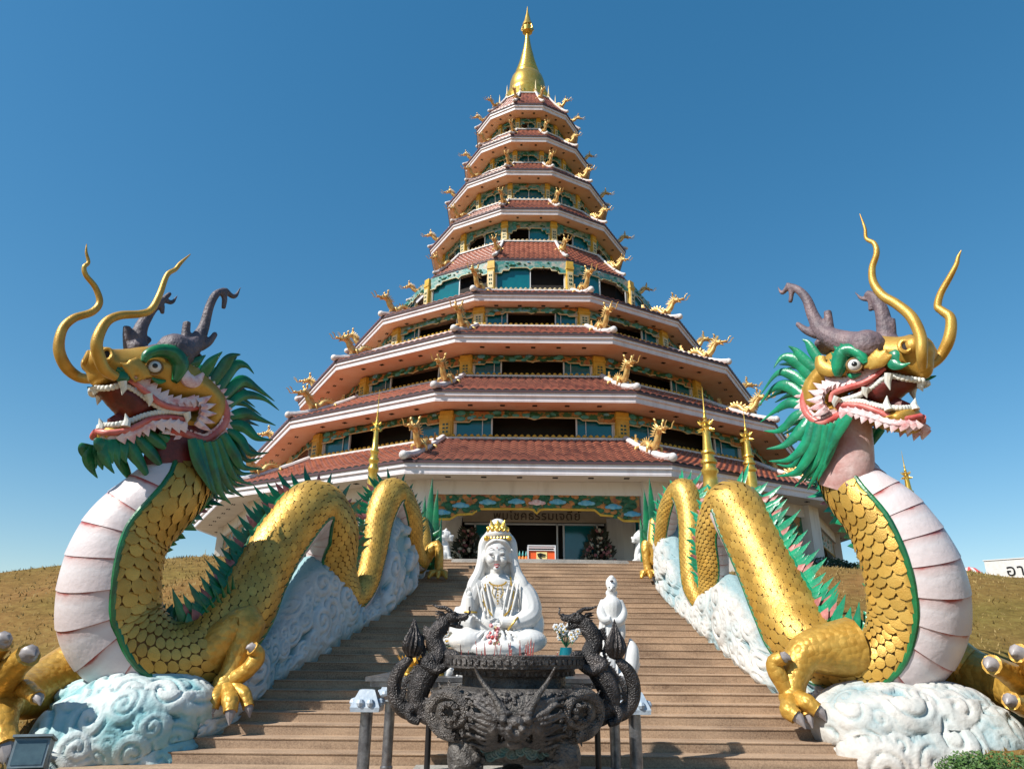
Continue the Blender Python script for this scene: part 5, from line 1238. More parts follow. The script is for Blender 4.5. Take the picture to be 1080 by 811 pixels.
for a, b_ in (((660, 712), (676, 704)), ((655, 716), (672, 716))): TB(mb, [(a[0], a[1], g1(2)), ((a[0]+b_[0])/2, a[1]+1, g1(2)), (b_[0], b_[1]-6, g1(2))], [4, 4.5, .5], 10, flat=.5)
ob = mb.build("fish", white, s_t); fuse(ob, .012, 2)
mb = MB()
for s in (-1, 1): TB(mb, [(645+s*1.6, 618.5, g1(5.6)), (645+s*3.4, 618.3, g1(5.2))], .35, 6)
TB(mb, [(643.6, 622.8, g1(5.6)), (646.4, 622.8, g1(5.6))], .4, 6); B(mb, 645, 612, g1(5.2), 2.2, 1.2, 1.1, n=8)
mb.build("face_paint", paint("eye_ink", (0, 0, 0)), s_t)
# white curled guardian on the table, flowers, gold lotus lamps, jars
mb = MB()
for i in range(16): B(mb, 482+cr_.uniform(-11, 12), 711+cr_.uniform(-7, 6), 9.9+cr_.uniform(-.1, .1), cr_.uniform(2.5, 6), n=8)
TB(mb, [(468, 718, 9.9), (478, 704, 9.85), (492, 706, 9.8), (496, 716, 9.8)], [4, 5, 4, 2])
for i in range(5): B(mb, 476+4*i, 704+(i % 2)*3, 9.7, 2.4, n=8)
ob = mb.build("lion_figurine", white, None); fuse(ob, .012, 1)
tag(ob, "small white carved lion on the altar table beneath the bronze dragon's claw", "figurine")
def flowers(px, py, Y, label, name="flower_bunch", col=white):
    c = q(px, py+14, Y); root = thing(name, (c.x, c.y, zt_+.29), label, "flowers"); mb = MB(); mb.lathe([(0, zt_+.29), (.09, zt_+.29), (.12, zt_+.42), (.08, c.z), (0, c.z)], (c.x, c.y, 0), 12); mb.build("vase", tealglass, root)
    mb = MB(); m2 = MB()
    for i in range(16):
        p = q(px+cr_.uniform(-13, 13), py+cr_.uniform(-9, 9), Y+cr_.uniform(-.1, .1))
        for k in range(6): a = k*pi/3; mb.ball(p+V((cos(a)*.026, -.01, sin(a)*.026)), (.02, .012, .02), 6, 0)
        mb.ball(p+V((0, -.018, 0)), .012, 6, 1); m2.tube([c, p], .006, 5); d = V((cr_.uniform(-1, 1), -.3, cr_.uniform(-.3, 1))); spike(m2, p-V((0, 0, .03)), d, d.orthogonal(), .09, .03, .006)
    mb.build("blossom", [col, yellow], root); m2.build("stem", greenr, root)
flowers(597, 668, 10.2, "white chrysanthemum bunch right of the seated goddess statue")
flowers(468, 672, 10.3, "white chrysanthemum bunch left of the seated goddess statue")
mb = MB()
for i in range(22): B(mb, 521+cr_.uniform(-6, 6), 671+cr_.uniform(-13, 9), 9.75+cr_.uniform(-.06, .06), cr_.uniform(1.3, 2.8), n=7, m=i % 3)
tag(mb.build("garland", [paint("garland_red", (.55, .06, .06), (.7, .2, .2), 20), cream, paint("garland_pink", (.7, .3, .3), None)]), "red and cream ribbon garland hanging from the goddess statue's hands", "garland")
for px, lab in ((432, "golden lotus lamp on the table behind the left bronze pearl"), (462, "golden lotus lamp on the table beside the white lion figurine")):
    c = q(px, 716, 9.9); root = thing("lotus_lamp", (c.x, c.y, zt_+.29), lab, "lamp"); mb = MB(); mb.lathe([(.11, zt_+.29), (.05, zt_+.36), (.04, c.z+.05), (.12, c.z+.12), (.13, c.z+.16), (0, c.z+.17)], (c.x, c.y, 0), 16); mb.build("stand", goldbright, root)
    mb = MB()
    for k in range(9):
        a = 2*pi*k/9; d = V((cos(a)*.6, sin(a)*.6, .8)); spike(mb, V((c.x+.07*cos(a), c.y+.07*sin(a), c.z+.14)), d, d.cross(V((-sin(a), cos(a), 0))).cross(d), .2, .1, .012, 0)
    mb.build("petals", paint("lotus_yellow", (.75, .4, .04), (.6, .25, .02), 6., .35), root)
# ---------------------------------------------------------------- bronze incense burner
Yc = 8.35; cs = pxm(Yc, 1.5); cx = q(542, 735, Yc).x
cz = lambda py: q(542, py, Yc).z
cen = thing("incense_burner", (cx, Yc, .3), "large dark bronze incense burner with two dragon handles and a dragon face", "incense burner")
mb = MB()
mb.lathe([(r*cs, cz(y)) for r, y in ((0, 724), (76, 722), (84, 728), (88, 738), (87, 752), (80, 766), (66, 780), (50, 790), (46, 797), (0, 797))], (cx, Yc, 0), 56)
bowl = mb.build("bowl", bronzed, cen)
mb = MB(); mb.lathe([(r*cs, cz(y)) for r, y in ((52, 724), (54, 735), (54, 712), (60, 711), (64, 704), (72, 703), (73, 690.5), (68, 690), (66, 697), (0, 698))], (cx, Yc, 0), 48)
for k in range(46): a = 2*pi*k/46; mb.ball((cx+62*cs*cos(a), Yc+62*cs*sin(a), cz(708)), (.022, .022, .03), 8)
for k in range(60):
    a = 2*pi*k/60; mb.box((cx+73*cs*cos(a), Yc+73*cs*sin(a), cz(696.5)), (.02, .05, .05), rotz(a))
rim = mb.build("rim", bronze, cen)
mb = MB(); mb.lathe([(0, cz(696)), (66*cs, cz(696.5))], (cx, Yc, 0), 40); mb.build("ash", paint("ash", (.3, .28, .26), (.2, .19, .18), 20, .9, 0, .6, 60), cen)
def surf(px, py, lift=0.):        # point on the front of the bowl
    x = (px-542)*cs; z = cz(py); prof = [(722, 76), (728, 84), (738, 88), (752, 87), (766, 80), (780, 66), (790, 50), (797, 46)]
    R = prof[0][1]
    for (a, ra_), (b, rb) in zip(prof, prof[1:]):
        if a <= py <= b: R = ra_+(rb-ra_)*(py-a)/(b-a)
    if py > 797: R = 46
    R = R*cs; y = sqrt(max(0, R*R-x*x)); return V((cx+x, Yc-y-lift, z))
# face
mb = MB()
def SB(px, py, lift, rx, ry, rz, n=12, m=0): mb.ball(surf(px, py, lift*cs), (rx*cs, ry*cs, rz*cs), n, m)
SB(543, 757, 3, 17, 12, 11); SB(543, 762, 12, 10, 10, 6); SB(543, 751, 10, 8, 8, 5); SB(537, 757, 19, 3.5, 3.5, 3); SB(549, 757, 19, 3.5, 3.5, 3); SB(543, 773, 5, 12, 9, 5)
for s in (-1, 1):
    SB(543+s*11, 749, 9, 5, 5, 4.5); SB(543+s*20, 757, 4, 6, 6, 7); SB(543+s*9, 743, 8, 7, 4, 2.6)
    for i in range(8):          # flame mane
        a0 = 740+i*5.2; mb.tube(cpath([surf(543+s*16, 748+i*3, 4*cs), surf(543+s*(28), a0+2, 7*cs), surf(543+s*(38+3*(i % 3)), a0-4+3*(i % 2), 6*cs), surf(543+s*(49+4*(i % 2)), min(788, a0-1+i), 3*cs)], 5), [3.2*cs*(1-.05*k) for k in range(16)], 7)
    for i in range(6): mb.tube(cpath([surf(543+s*(8+3*i), 744, 3*cs), surf(543+s*(12+6*i), 735-i, 5*cs), surf(543+s*(20+7*i), 727+i, 4*cs)], 5), [2.6*cs*(1-.06*k) for k in range(11)], 6)
    for i in range(5): mb.tube(cpath([surf(543+s*6, 768+i, 8*cs), surf(543+s*(14+3*i), 774+2*i, 8*cs), surf(543+s*(26+4*i), 776+i*2, 5*cs)], 4), [2.*cs*(1-.08*k) for k in range(9)], 6)
    for i in range(4): mb.tube([surf(543+s*(3+3*i), 766, 14*cs), surf(543+s*(3+3*i), 770, 15*cs)], [1.1*cs, .2*cs], 6)
fc = mb.build("dragon_face", bronze, bowl); fuse(fc, .009, 1)
mb = MB()
for s in (-1, 1): mb.tube(cpath([surf(543+s*12, 744, 5*cs), surf(543+s*20, 728, 8*cs), V((cx+s*31*cs, Yc-83*cs, cz(714))), V((cx+s*38*cs, Yc-86*cs, cz(700)))], 6), [4.2*cs*(1-.045*k) for k in range(19)], 10)
mb.build("horn", bronzed, bowl)
for s, px in ((-1, 481), (1, 606)):      # coiled bodies either side
    mb = MB()
    pts = []
    for i in range(40):
        a = 1.2+i*.19; r = 23*(1-.012*i); pts.append(surf(px+s*0+r*cos(a)*(-s), 745+r*.95*sin(a), (1+i*.1)*cs))
    mb.tube(pts, [(8.2-.15*i)*cs for i in range(40)], 12)
    for i in range(0, 38, 2):
        c = V((surf(px, 745, 0)+surf(px, 745, 0))*.5); d = (pts[i]-c).normalized(); spike(mb, pts[i]+d*7*cs, d+V((0, -.3, 0)), pts[i+1]-pts[i], 7*cs, 5*cs, 1.5*cs, .3)
    for i in range(9): a = i*.7; SBp = surf(px+8*cos(a), 745+8*sin(a), 7*cs); mb.ball(SBp, (4*cs, 4*cs, 3*cs), 8)
    mb.build("coiled_body", paint("bronze_scaled", (.05, .045, .042), (.2, .18, .165), 6., .5, .3, .5, 40, vor=1., vscale=55), bowl)
mb = MB()
for i in range(15):
    px = 515+i*4.8+cr_.uniform(-1, 1); py = 781+cr_.uniform(-7, 7); p = surf(px, py, 3*cs); r = cr_.uniform(3.6, 6.5)*cs
    swirl(mb, p, V((0, -1, -.1)), r, cr_.choice((-1, 1)))
mb.build("cloud_relief", paint("bronze_verdigris", (.02, .1, .11), (.12, .15, .14), 14., .5, .2, .6, 40), bowl)
mb = MB()      # knobbly relief on the shoulder
for i in range(70):
    px = cr_.uniform(462, 622); py = cr_.uniform(725, 735); mb.ball(surf(px, py, 0), (cr_.uniform(1.5, 3.5)*cs,)*3, 7)
mb.build("relief", bronze, bowl)
# handles: rearing dragons with the flaming pearl on their tails
for s in (-1, 1):
    X = lambda px: (542+(px-542)*-s) if s == 1 else px      # drawn on the left, mirrored for the right
    hp = lambda px, py, d=0.: V((cx+(px-542)*cs*(1 if s == -1 else -1), Yc-d*cs, cz(py)))
    mb = MB()
    def HT(pts, rr_, n=12, seg=6): S = crom([[*hp(*p), r*cs] for p, r in zip(pts, rr_)], seg); mb.tube([V(a[:3]) for a in S], [max(.002, a[3]) for a in S], n)
    HT([(470, 655, 0), (462, 662, 0), (457, 675, 0), (462, 690, 2), (455, 705, 4), (447, 718, 4), (443, 735, 4), (450, 752, 4), (462, 758, 8)], [6, 8.5, 9, 10, 11, 12, 11, 9, 7], 14)
    HT([(445, 752, 0), (430, 749, -2), (420, 738, -2), (417, 723, -2), (421, 708, 0), (430, 697, 2), (435, 694, 2)], [9, 8.5, 8, 7.5, 7, 5, 3], 12)
    HT([(458, 694, 8), (450, 700, 10), (463, 706, 14), (474, 700, 14)], [7, 6, 5, 4]); HT([(470, 690, 4), (480, 690, 8), (483, 700, 10)], [5, 4, 2.5]); HT([(448, 742, 8), (436, 748, 10), (438, 757, 12), (447, 760, 14)], [6, 5, 4, 3.5]); HT([(452, 740, 8), (462, 748, 12), (456, 758, 12)], [6, 5, 3])
    # head, jaws
    mb.ball(hp(474, 651), (8*cs, 7*cs, 6.5*cs), 12); HT([(474, 650, 0), (482, 651, 0), (489, 650.5, 0), (492, 652, 0)], [6, 4.6, 3.6, 2.4]); HT([(474, 657, 0), (481, 660, 0), (487, 661.5, 0)], [4, 2.8, 1.4]); mb.ball(hp(490, 648), 2.6*cs, 8)
    HT([(488, 651, 2), (489, 655, 2), (489, 657, 2)], [1, .8, .3]); HT([(484, 654, 3), (484.5, 657, 3), (484.5, 658.5, 3)], [1.1, .8, .3]); HT([(483, 659, 2), (483, 656, 2), (483, 655, 2)], [1, .7, .3])
    for e in (-4, 4):
        HT([(474, 645, e), (467, 641, e*1.4), (460, 640.5, e*1.8), (452, 637, e*2)], [2.4, 2, 1.7, .4]); mb.ball(hp(478, 646.5, e*1.2), 2.1*cs, 8)
        HT([(489, 649, e*.6), (494, 646, e), (493, 641, e*1.2), (497, 638, e*1.4)], [1, .9, .8, .3])
    for k in range(11):
        a = .5+k*.26; b0_ = hp(470-4*cos(a*.7), 652+k*1.6-4, 3-(k % 3)*3); spike(mb, b0_, V(((-1 if s == -1 else 1)*(.95), -.1+.2*(k % 3-1), .55-.13*k)), V((0, 0, 1)), 13*cs, 5*cs, 1.6*cs, -.25)
    bk = crom([[*hp(*p)] for p in [(450, 664, 0), (446, 678, 0), (449, 690, 2), (441, 706, 4), (432, 720, 4), (430, 736, 4)]], 5)
    for i, b_ in enumerate(bk): spike(mb, V(b_), V(((-1 if s == -1 else 1), 0, .45)), V((0, 0, 1)), 7*cs, 5*cs, 1.3*cs, .3)
    o = mb.build("dragon_handle", [paint("bronze_scaled_dark", (.022, .02, .02), (.12, .105, .1), 5., .42, .4, .4, 50, vor=.45, vscale=60, lo=.45, hi=.75)], cen); fuse(o, .0085, 1)
    o["label"] = "bronze dragon handle on the %s side of the burner" % ("left" if s == -1 else "right")
    mb = MB(); c = hp(435, 694, 2); nrib = 14
    prof = [(2, 0), (7, 2), (10.3, 8), (10.8, 13), (8.8, 20), (5.6, 26), (3.4, 31), (1.8, 36), (.2, 41)]
    vs = []
    for j, (r, h) in enumerate(prof):
        for i in range(nrib*4):
            a = 2*pi*i/(nrib*4)+h*.015; rr2 = r*(1+.10*cos(i/4*2*pi)*(1 if 1 < j < 8 else 0)); vs.append(c+V((rr2*cos(a)*cs, rr2*sin(a)*cs, h*cs)))
    N_ = nrib*4; mb.add(vs, [(j*N_+i, j*N_+(i+1) % N_, (j+1)*N_+(i+1) % N_, (j+1)*N_+i) for j in range(len(prof)-1) for i in range(N_)])
    mb.build("flaming_pearl", bronzeb, cen)
# legs of the burner with lion masks, plinth
for s, a in ((-1, 3.95), (1, 5.48), (0, 1.57)):
    mb = MB(); c = V((cx+62*cs*cos(a), Yc+62*cs*sin(a), 0))
    S = crom([[c.x*1, c.y, cz(775), .16], [c.x+.05*s, c.y-.05, cz(790), .17], [c.x+.02*s, c.y, cz(808), .13], [c.x+.0, c.y, .42, .09], [c.x+.06*s, c.y-.05, .33, .13]], 6); mb.tube([V(t[:3]) for t in S], [t[3] for t in S], 14)
    for i in range(26): mb.ball((c.x+cr_.uniform(-.15, .15), c.y-.1+cr_.uniform(-.08, .04), cz(790)+cr_.uniform(-.13, .1)), cr_.uniform(.025, .05), 8)
    mb.ball((c.x, c.y-.16, cz(795)), (.09, .08, .06), 10); mb.ball((c.x, c.y-.15, cz(802)), (.07, .06, .03), 8)
    for e in (-1, 1): mb.ball((c.x+e*.05, c.y-.17, cz(788)), .025, 8)
    ob = mb.build("leg", bronzed, cen); fuse(ob, .012, 1)
mb = MB(); mb.box((cx, Yc, .25), (2.3, 2.1, .1)); mb.box((cx, Yc, .13), (2.5, 2.3, .16)); mb.box((cx, Yc, .0), (2.2, 2.0, .12))
tag(mb.build("plinth", concrete, smooth=False), "square concrete plinth beneath the bronze incense burner", "plinth")
# incense sticks stand in the ash
mb0 = MB(); z0 = cz(697); mb0.tube([V((0, 0, 0)), V((0, 0, .34))], .0045, 6, 0); mb0.tube([V((0, 0, .34)), V((0, 0, .36))], .005, 6, 1)
pr_ = mb0.build("incense_stick", [paint("incense_red", (.3, .07, .06), None, rough=.8), paint("incense_tip", (.5, .45, .4), None)], None)
for i in range(34):
    o = pr_ if i == 0 else pr_.copy()
    if i: COL.objects.link(o)
    a = cr_.uniform(0, 6.28); r = cr_.uniform(.05, .62); o.location = (cx+r*cos(a), Yc+r*sin(a)*.9, z0-.06); o.rotation_euler = (cr_.uniform(-.16, .16), cr_.uniform(-.16, .16), 0); k = cr_.uniform(.4, .85); o.scale = (1, 1, k)
    tag(o, "thin red incense stick standing in the ash of the bronze burner", "incense stick", "incense sticks in the bronze burner")
for x, lab in ((452, "black iron post behind the left bronze handle"), (630, "black iron post behind the right bronze handle")):
    c = q(x, 770, 9.0); mb = MB(); mb.lathe([(.035, -.04), (.035, 1.05), (0, 1.05)], (c.x, 9.0, 0), 10); mb.lathe([(.11, -.04), (.11, 0), (.035, .03)], (c.x, 9.0, 0), 12); tag(mb.build("iron_post", black), lab, "post")
# ---------------------------------------------------------------- things round the entrance
def lion(px, py, Y, s, lab):
    c = q(px, py, Y); root = thing("guardian_lion", (c.x, c.y, PZ), lab, "lion statue", "white lions guarding the entrance"); mb = MB(); u = .62
    def b(x, y, z, rx, ry=None, rz=None): mb.ball((c.x+x*s*u, c.y+y*u, PZ+z*u), (rx*u, (ry or rx)*u, (rz or rx)*u), 12)
    b(0, .2, .62, .42, .5, .4); b(.1, -.05, 1.0, .36, .34, .5); b(.22, -.15, 1.62, .36, .34, .36); b(.5, -.22, 1.52, .2, .2, .17); b(.55, -.22, 1.36, .15, .15, .08); b(.66, -.23, 1.6, .07); b(-.35, .45, .9, .16, .16, .4)
    for e in (-.2, .2):
        mb.tube([V((c.x+.3*s*u, c.y+(e-.1)*u, PZ+1.0*u)), V((c.x+.42*s*u, c.y+(e-.12)*u, PZ+.6*u)), V((c.x+.42*s*u, c.y+(e-.14)*u, PZ+.3*u))], [.15*u, .12*u, .13*u], 10); b(.5, e-.15, .3, .17, .13, .1); b(.1, e*1.9, .45, .3, .2, .28); b(.25, e-.1, 1.95, .09); b(.45, e*.7-.18, 1.72, .08)
    for i in range(34): a = cr_.uniform(0, 6.28); h = cr_.uniform(1.15, 1.95); b(.02+.3*cos(a)*.9-.08, -.1+.36*sin(a), h, .1)
    ob = mb.build("body", white, root); fuse(ob, .022, 1)
    mb = MB(); mb.box((c.x+.05*s, c.y, PZ+.07), (.85, .75, .16)); mb.build("base", wallw, root, smooth=False)
lion(466, 575, 26.2, 1, "white curly maned guardian lion left of the entrance")
lion(678, 575, 26.2, -1, "white curly maned guardian lion right of the entrance")
lfd = paint('leaf_near_black', (.02, .025, .012), (.05, .045, .02), 6., .6)  # very dark olive-brown foliage
def tree_flowers(px, Y, lab):
    c = q(px, 575, Y); root = thing("flower_arrangement", (c.x, c.y, PZ), lab, "flowers"); mb = MB(); mb.lathe([(0, 0), (.25, 0), (.34, .3), (.22, .55), (0, .55)], (c.x, c.y, PZ), 14); mb.build("pot", paint("pot_dark", (.05, .03, .03), (.1, .06, .05), 4., .4), root)
    mb = MB(); m2 = MB()
    for i in range(240):
        h = cr_.random()**.8; r = (.35+.65*(1-h))*.55*(1-.7*h**3)+.05; a = cr_.uniform(0, 6.28); p = V((c.x+r*cos(a), c.y+r*sin(a), PZ+.4+h*1.35)); d = V((cos(a), sin(a), .3))
        if i % 3: spike(m2, p, d+V((cr_.uniform(-.5, .5), cr_.uniform(-.5, .5), cr_.uniform(-.6, .5))), V((0, 0, 1)), .3, .13, .02, .2)
        else: mb.ball(p+d*.06, cr_.uniform(.05, .09), 7, i % 2)
    mb.build("blossom", [paint("bloom_plum", (.22, .05, .06), (.4, .16, .14), 5.), paint("bloom_cream", (.5, .42, .3), None)], root); m2.build("foliage", lfd, root, fixn=False)
tree_flowers(493, 29.4, "tall dark flower arrangement left of the glass doors"); tree_flowers(632, 29.4, "tall dark flower arrangement right of the glass doors")
orangep = paint("orange_board", (.75, .1, .015), None, rough=.5); ly = paint("board_yellow", (.8, .62, .25), None, rough=.5)
c = q(571, 588, 26.4); root = thing("donation_table", (c.x, c.y, PZ), "orange and yellow fronted table with metal rails at the head of the stairs", "table"); w_ = 28*pxm(26.4, 4.5); hh = .5
mb = MB(); mb.box((c.x, c.y, PZ+.29), (w_, .5, hh*.8), m=0); mb.box((c.x, c.y-.258, PZ+.28), (w_*.40, .012, hh*.72), m=1); mb.build("front", [orangep, ly], root, smooth=False)
mb = MB()
for x in (-.5, .5):
    for y in (-.28, .28): mb.box((c.x+x*w_*1.02, c.y+y, PZ+.34), (.04, .04, .68))
for y in (-.28, .28): mb.box((c.x, c.y+y, PZ+.68), (w_*1.06, .045, .04)); mb.box((c.x, c.y+y, PZ+.52), (w_*1.02, .03, .03))
mb.build("rail", frame, root, smooth=False)
mb = MB(); mb.tube([V((c.x-.16, c.y-.27, PZ+.36)), V((c.x-.05, c.y-.27, PZ+.38)), V((c.x+.14, c.y-.27, PZ+.35))], [.03, .045, .02], 6); mb.tube([V((c.x-.02, c.y-.27, PZ+.35)), V((c.x-.07, c.y-.27, PZ+.24)), V((c.x+.02, c.y-.27, PZ+.2))], [.035, .025, .015], 6)
mb.tube([V((c.x-.14, c.y-.27, PZ+.3)), V((c.x+.12, c.y-.27, PZ+.29))], [.02, .015], 6); mb.build("emblem", black, root)
for i, px in enumerate((548, 551.5, 555)):
    c = q(px, 588, 26.6); root = thing("offering_jar", (c.x, c.y, PZ), ["orange offering jar furthest from the donation table", "orange offering jar in the middle of its three", "orange offering jar next to the donation table"][i], "jar", "orange offering jars at the entrance"); mb = MB(); mb.lathe([(0, 0), (.055, 0), (.06, .3), (.03, .36), (0, .36)], (c.x, c.y, PZ), 10); mb.build("body", paint("jar_orange", (.6, .2, .03), None), root); mb = MB(); mb.lathe([(.035, .36), (.04, .42), (.02, .5), (0, .56)], (c.x, c.y, PZ), 8); mb.build("cap", teal, root)
c = q(613, 587, 26.0); mb = MB(); mb.box((c.x, 26.0, PZ+.13), (.7, .3, .05)); mb.box((c.x-.3, 26.0, PZ+.06), (.05, .28, .1)); mb.box((c.x+.3, 26.0, PZ+.06), (.05, .28, .1)); tag(mb.build("low_bench", frame, smooth=False), "low white metal bench at the head of the stairs", "bench")
# gilded pinnacles on the terrace
def pinnacle(px, ytop, ybase, Y, wpx, lab, body=True):
    t_, b_ = q(px, ytop, Y), q(px, ybase, Y); gz0 = gz(b_.x, Y); H = t_.z-gz0; w = wpx*pxm(Y, 6)/2; root = thing("gilded_pinnacle", (b_.x, Y, gz0), lab, "pinnacle", "gilded pinnacles round the terrace"); z = t_.z; k = (t_.z-b_.z)
    mb = MB(); P_ = [(.02, 1.), (.06, .93), (.1, .82), (.17, .8), (.2, .79), (.14, .77), (.3, .75), (.22, .735), (.4, .72), (.3, .70), (.5, .685), (.4, .665)]
    mb.lathe([(w*a, b_.z+k*b) for a, b in reversed(P_)], (b_.x, Y, 0), 14)
    for j, zz in enumerate((.66, .70)):
        for i in range(8): a = 2*pi*i/8+j*.4; d = V((cos(a), sin(a), -.5+j*1.2)); spike(mb, V((b_.x+w*.5*cos(a), Y+w*.5*sin(a), b_.z+k*zz)), d, V((0, 0, 1)), w*.75, w*.4, w*.08, .2)
    mb.build("crown", goldbright, root)
    mb = MB(); pr2 = [(.45, .665), (.5, .6), (.62, .5), (.85, .49), (.9, .475), (.7, .46), (.75, .43), (1., .42), (1.05, .4), (.8, .385), (.85, .36), (1.05, .35), (1.08, .33), (.85, .31), (.95, .25), (1., .1), (.95, .03), (1.25, .01), (1.3, -.02), (1.3, -.06)]
    mb.lathe([(w*a, b_.z+k*b) for a, b in reversed(pr2)], (b_.x, Y, 0), 20); mb.build("shaft", goldbright, root)
    mb = MB(); mb.box((b_.x, Y, (gz0+b_.z-.03*k)/2-.1), (w*3.2, w*3.2, max(.2, b_.z-.03*k-gz0)+.15)); mb.build("post", wallw, root, smooth=False)
pinnacle(753, 408, 545, 23.5, 17, "thick gilded pinnacle rising behind the right dragon's far hump")
pinnacle(795, 430, 530, 27.5, 13, "slimmer gilded pinnacle behind the right dragon's tall hump")
pinnacle(390, 410, 540, 25., 11, "gilded pinnacle between the humps of the left dragon")
pinnacle(967, 475, 560, 25.5, 10, "gilded pinnacle seen past the right dragon's neck")
pinnacle(213, 578, 604, 30., 5, "small gilded pinnacle on the left hill under the dragon's neck")
# far right: sign wall, parasol, sheet, shrubs
a_, b_ = q(1040, 602, 47.), q(1150, 598, 43.); hgt = 20*pxm(44, 5)
sg = thing("white_building", (b_.x, 50, a_.z-2), "white walled building with black lettering on the hill at the right edge", "building")
mb = MB(); R_x = (b_-a_); R_x.z = 0; L_ = R_x.length; an = atan2(R_x.y, R_x.x); mid = (a_+b_)*.5
nb = V((-sin(an), cos(an), 0)); mb.box(V((mid.x, mid.y, a_.z))+nb*.6, (L_, 1.2, hgt*1.15), rotz(an)); mb.build("wall", white, sg, smooth=False)
mb = MB(); mb.box(V((mid.x, mid.y, a_.z+hgt*.6))+nb*.6, (L_+.1, 1.3, .06), rotz(an)); mb.build("roof_edge", frame, sg, smooth=False)
mb = MB(); mb.box(V((mid.x, mid.y, a_.z-hgt*.57-.9))+nb*.75, (L_*.98, 1.2, 1.9), rotz(an)); mb.build("lower_wall", concrete, sg, smooth=False)
pz = q(1078, 603, 45.2); dd = V((cos(an), sin(an), 0)); letters("\u0e2d\u0e32\u0e04\u0e32\u0e23", 1.0, a_+dd*((pz-a_).dot(dd)+.4)-nb*.03+V((0, 0, -hgt*.3)), (pi/2, 0, an), black, sg, 1.1)
c = q(1024, 607, 40.); root = thing("parasol", (c.x, 40., gz(c.x, 40)), "red and white striped parasol beside the white building", "parasol"); w2 = 14*pxm(40, 5)
mb = MB(); n_ = 16
for j in range(n_):
    a0, a1 = 2*pi*j/n_, 2*pi*(j+1)/n_
    for (r0, z0_), (r1, z1_) in zip([(w2, 0), (w2*.8, .2), (w2*.45, .42)], [(w2*.8, .2), (w2*.45, .42), (.01, .52)]):
        mb.add([V((c.x+r*cos(a), 40+r*sin(a), c.z+z)) for r, a, z in ((r0, a0, z0_), (r0, a1, z0_), (r1, a1, z1_), (r1, a0, z1_))], [(0, 1, 2, 3)], j % 2)
mb.build("canopy", [paint("canvas_red", (.6, .08, .07), None), white], root); mb = MB(); mb.tube([V((c.x, 40., gz(c.x, 40)-.1)), V((c.x, 40., c.z+.5))], .03, 8); mb.build("pole", frame, root)
mb = MB()
for i in range(9):
    for j in range(4): pass
c0 = q(862, 594, 29.5); NX = 16; vs = []
for i in range(NX+1):
    for j in range(6): vs.append((c0.x+i*.16, 29.5+j*.22, gz(c0.x, 29.5)+.45-.02*i+.07*sin(i*1.1+j)+.12*(j/5)))
mb.add(vs, [(i*6+j, i*6+j+1, (i+1)*6+j+1, (i+1)*6+j) for i in range(NX) for j in range(5)]); tag(mb.build("plastic_sheet", paint("sheet_blue", (.03, .3, .6), (.06, .4, .7), 4., .35)), "crumpled bright blue plastic sheet on the terrace behind the right dragon", "sheet")
def leafy(name, lab, cat, boxes, n, size, mt, kind=None, trunk=True):
    mb = MB(); root = thing(name, boxes[0][0], lab, cat)
    for (c, r) in boxes:
        for i in range(n):
            d = V((cr_.gauss(0, 1), cr_.gauss(0, 1), cr_.gauss(0, 1))).normalized()*(cr_.random()**.4); p = V(c)+V((d.x*r[0], d.y*r[1], d.z*r[2])); e = V((cr_.gauss(0, 1), cr_.gauss(0, 1), cr_.gauss(0, 1))).normalized(); f = e.orthogonal().normalized()*size*cr_.uniform(.6, 1.2); e = e*size*cr_.uniform(.6, 1.3); mb.add([p-e, p+f*.5, p+e, p-f*.5], [(0, 1, 2, 3)])
    mb.build("foliage", mt, root, smooth=False, fixn=False); mb = MB(); c, r = boxes[0]
    for i in range(4): mb.tube([V((c[0]+.1*i-.2, c[1], c[2]-r[2]-.15)), V((c[0]+(i-1.5)*r[0]*.4, c[1], c[2]))], [.03, .015], 6)
    mb.build("stem", paint("bark", (.08, .055, .035), None), root)
lf1 = paint("leaf_mid", (.03, .08, .012), (.07, .14, .025), 9., .6); lf2 = paint("leaf_dark", (.012, .035, .01), (.03, .06, .015), 9., .6)
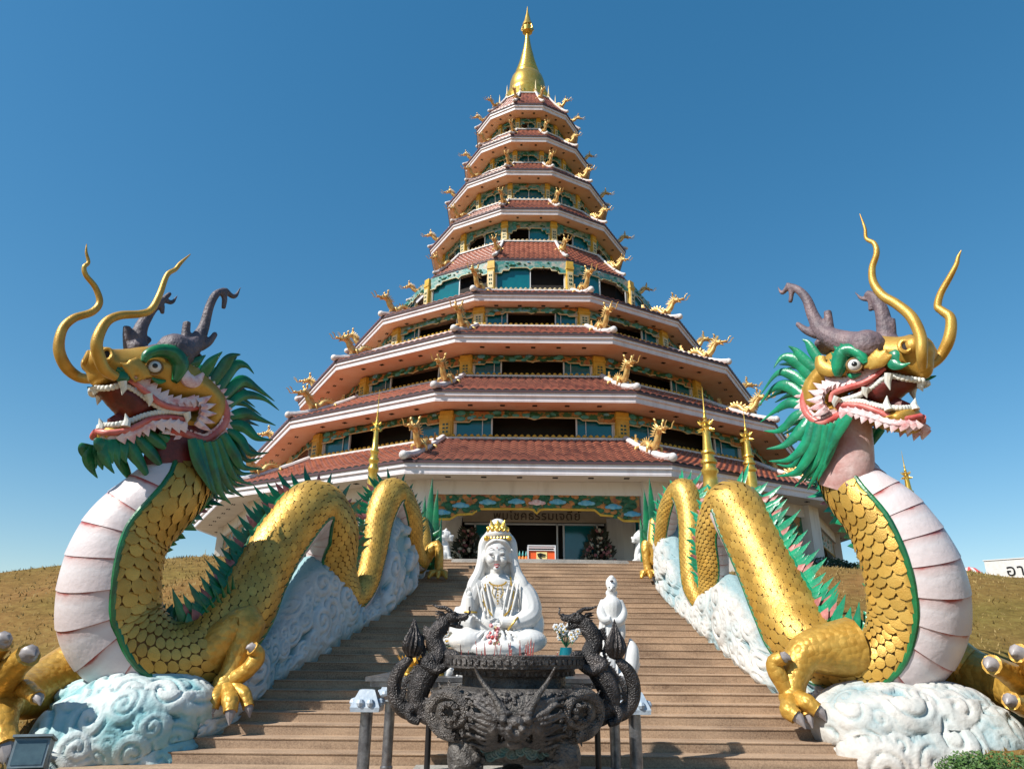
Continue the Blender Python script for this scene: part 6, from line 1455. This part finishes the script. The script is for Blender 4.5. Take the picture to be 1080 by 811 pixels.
c = q(1050, 803, 10.3); leafy("clipped_hedge", "low clipped green hedge at the foot of the right cloud sculpture", "hedge", [((c.x, 10.3, c.z-.14), (.75, .4, .28)), ((c.x+.8, 10.3, c.z-.14), (.6, .4, .28)), ((c.x-.35, 10.3, c.z-.14), (.42, .4, .27))], 2600, .03, lf1)
c = q(872, 582, 31.5); leafy("dark_shrub", "dark shrub by the pagoda wall above the blue sheet", "shrub", [((c.x, 31.5, PZ+.5), (1.1, .6, .55)), ((c.x+1.2, 31.5, PZ+.4), (.8, .5, .45))], 1500, .09, lf2)
c = q(47, 603, 34.); leafy("hill_shrub", "low dark shrub on the crest of the left hill", "shrub", [((c.x, 34., gz(c.x, 34.)+.1), (1.0, .5, .28))], 900, .07, lf2)
c = q(78, 590, 33.); mb = MB(); z = gz(c.x, 33.); mb.tube([V((c.x, 33, z-.1)), V((c.x, 33, z+1.2))], .03, 6); mb.box((c.x, 33, z+.95), (.5, .04, .04)); tag(mb.build("thin_post", concrete), "thin cross armed post on the crest of the left hill", "post")
# floodlight at the lower left
c = q(33, 795, 10.6); root = thing("floodlight", (c.x, c.y, -.04), "grey metal floodlight housing at the foot of the left cloud sculpture", "floodlight"); R3 = M.Rotation(-.35, 3, 'X')@rotz(.25) if False else rotz(.3)@M.Rotation(-.3, 3, 'X')
fm = paint("floodlight_grey", (.22, .27, .29), (.12, .15, .16), 5., .45, .4)
mb = MB(); mb.box((c.x, c.y, c.z), (.42, .26, .36), R3); mb.box(V((c.x, c.y, c.z))+R3@V((0, -.02, .2)), (.47, .34, .03), R3); mb.build("housing", fm, root, smooth=False)
mb = MB(); mb.box(V((c.x, c.y, c.z))+R3@V((0, -.134, 0)), (.36, .012, .29), R3); mb.build("glass", paint("lamp_glass", (.08, .13, .15), (.05, .08, .1), 5., .15), root, smooth=False)
mb = MB(); mb.tube([V((c.x-.26, c.y, c.z)), V((c.x-.26, c.y, .0)), V((c.x+.26, c.y, .0)), V((c.x+.26, c.y, c.z))], .018, 6); mb.box((c.x, c.y, -.02), (.5, .4, .05)); mb.build("bracket", fm, root, smooth=False)
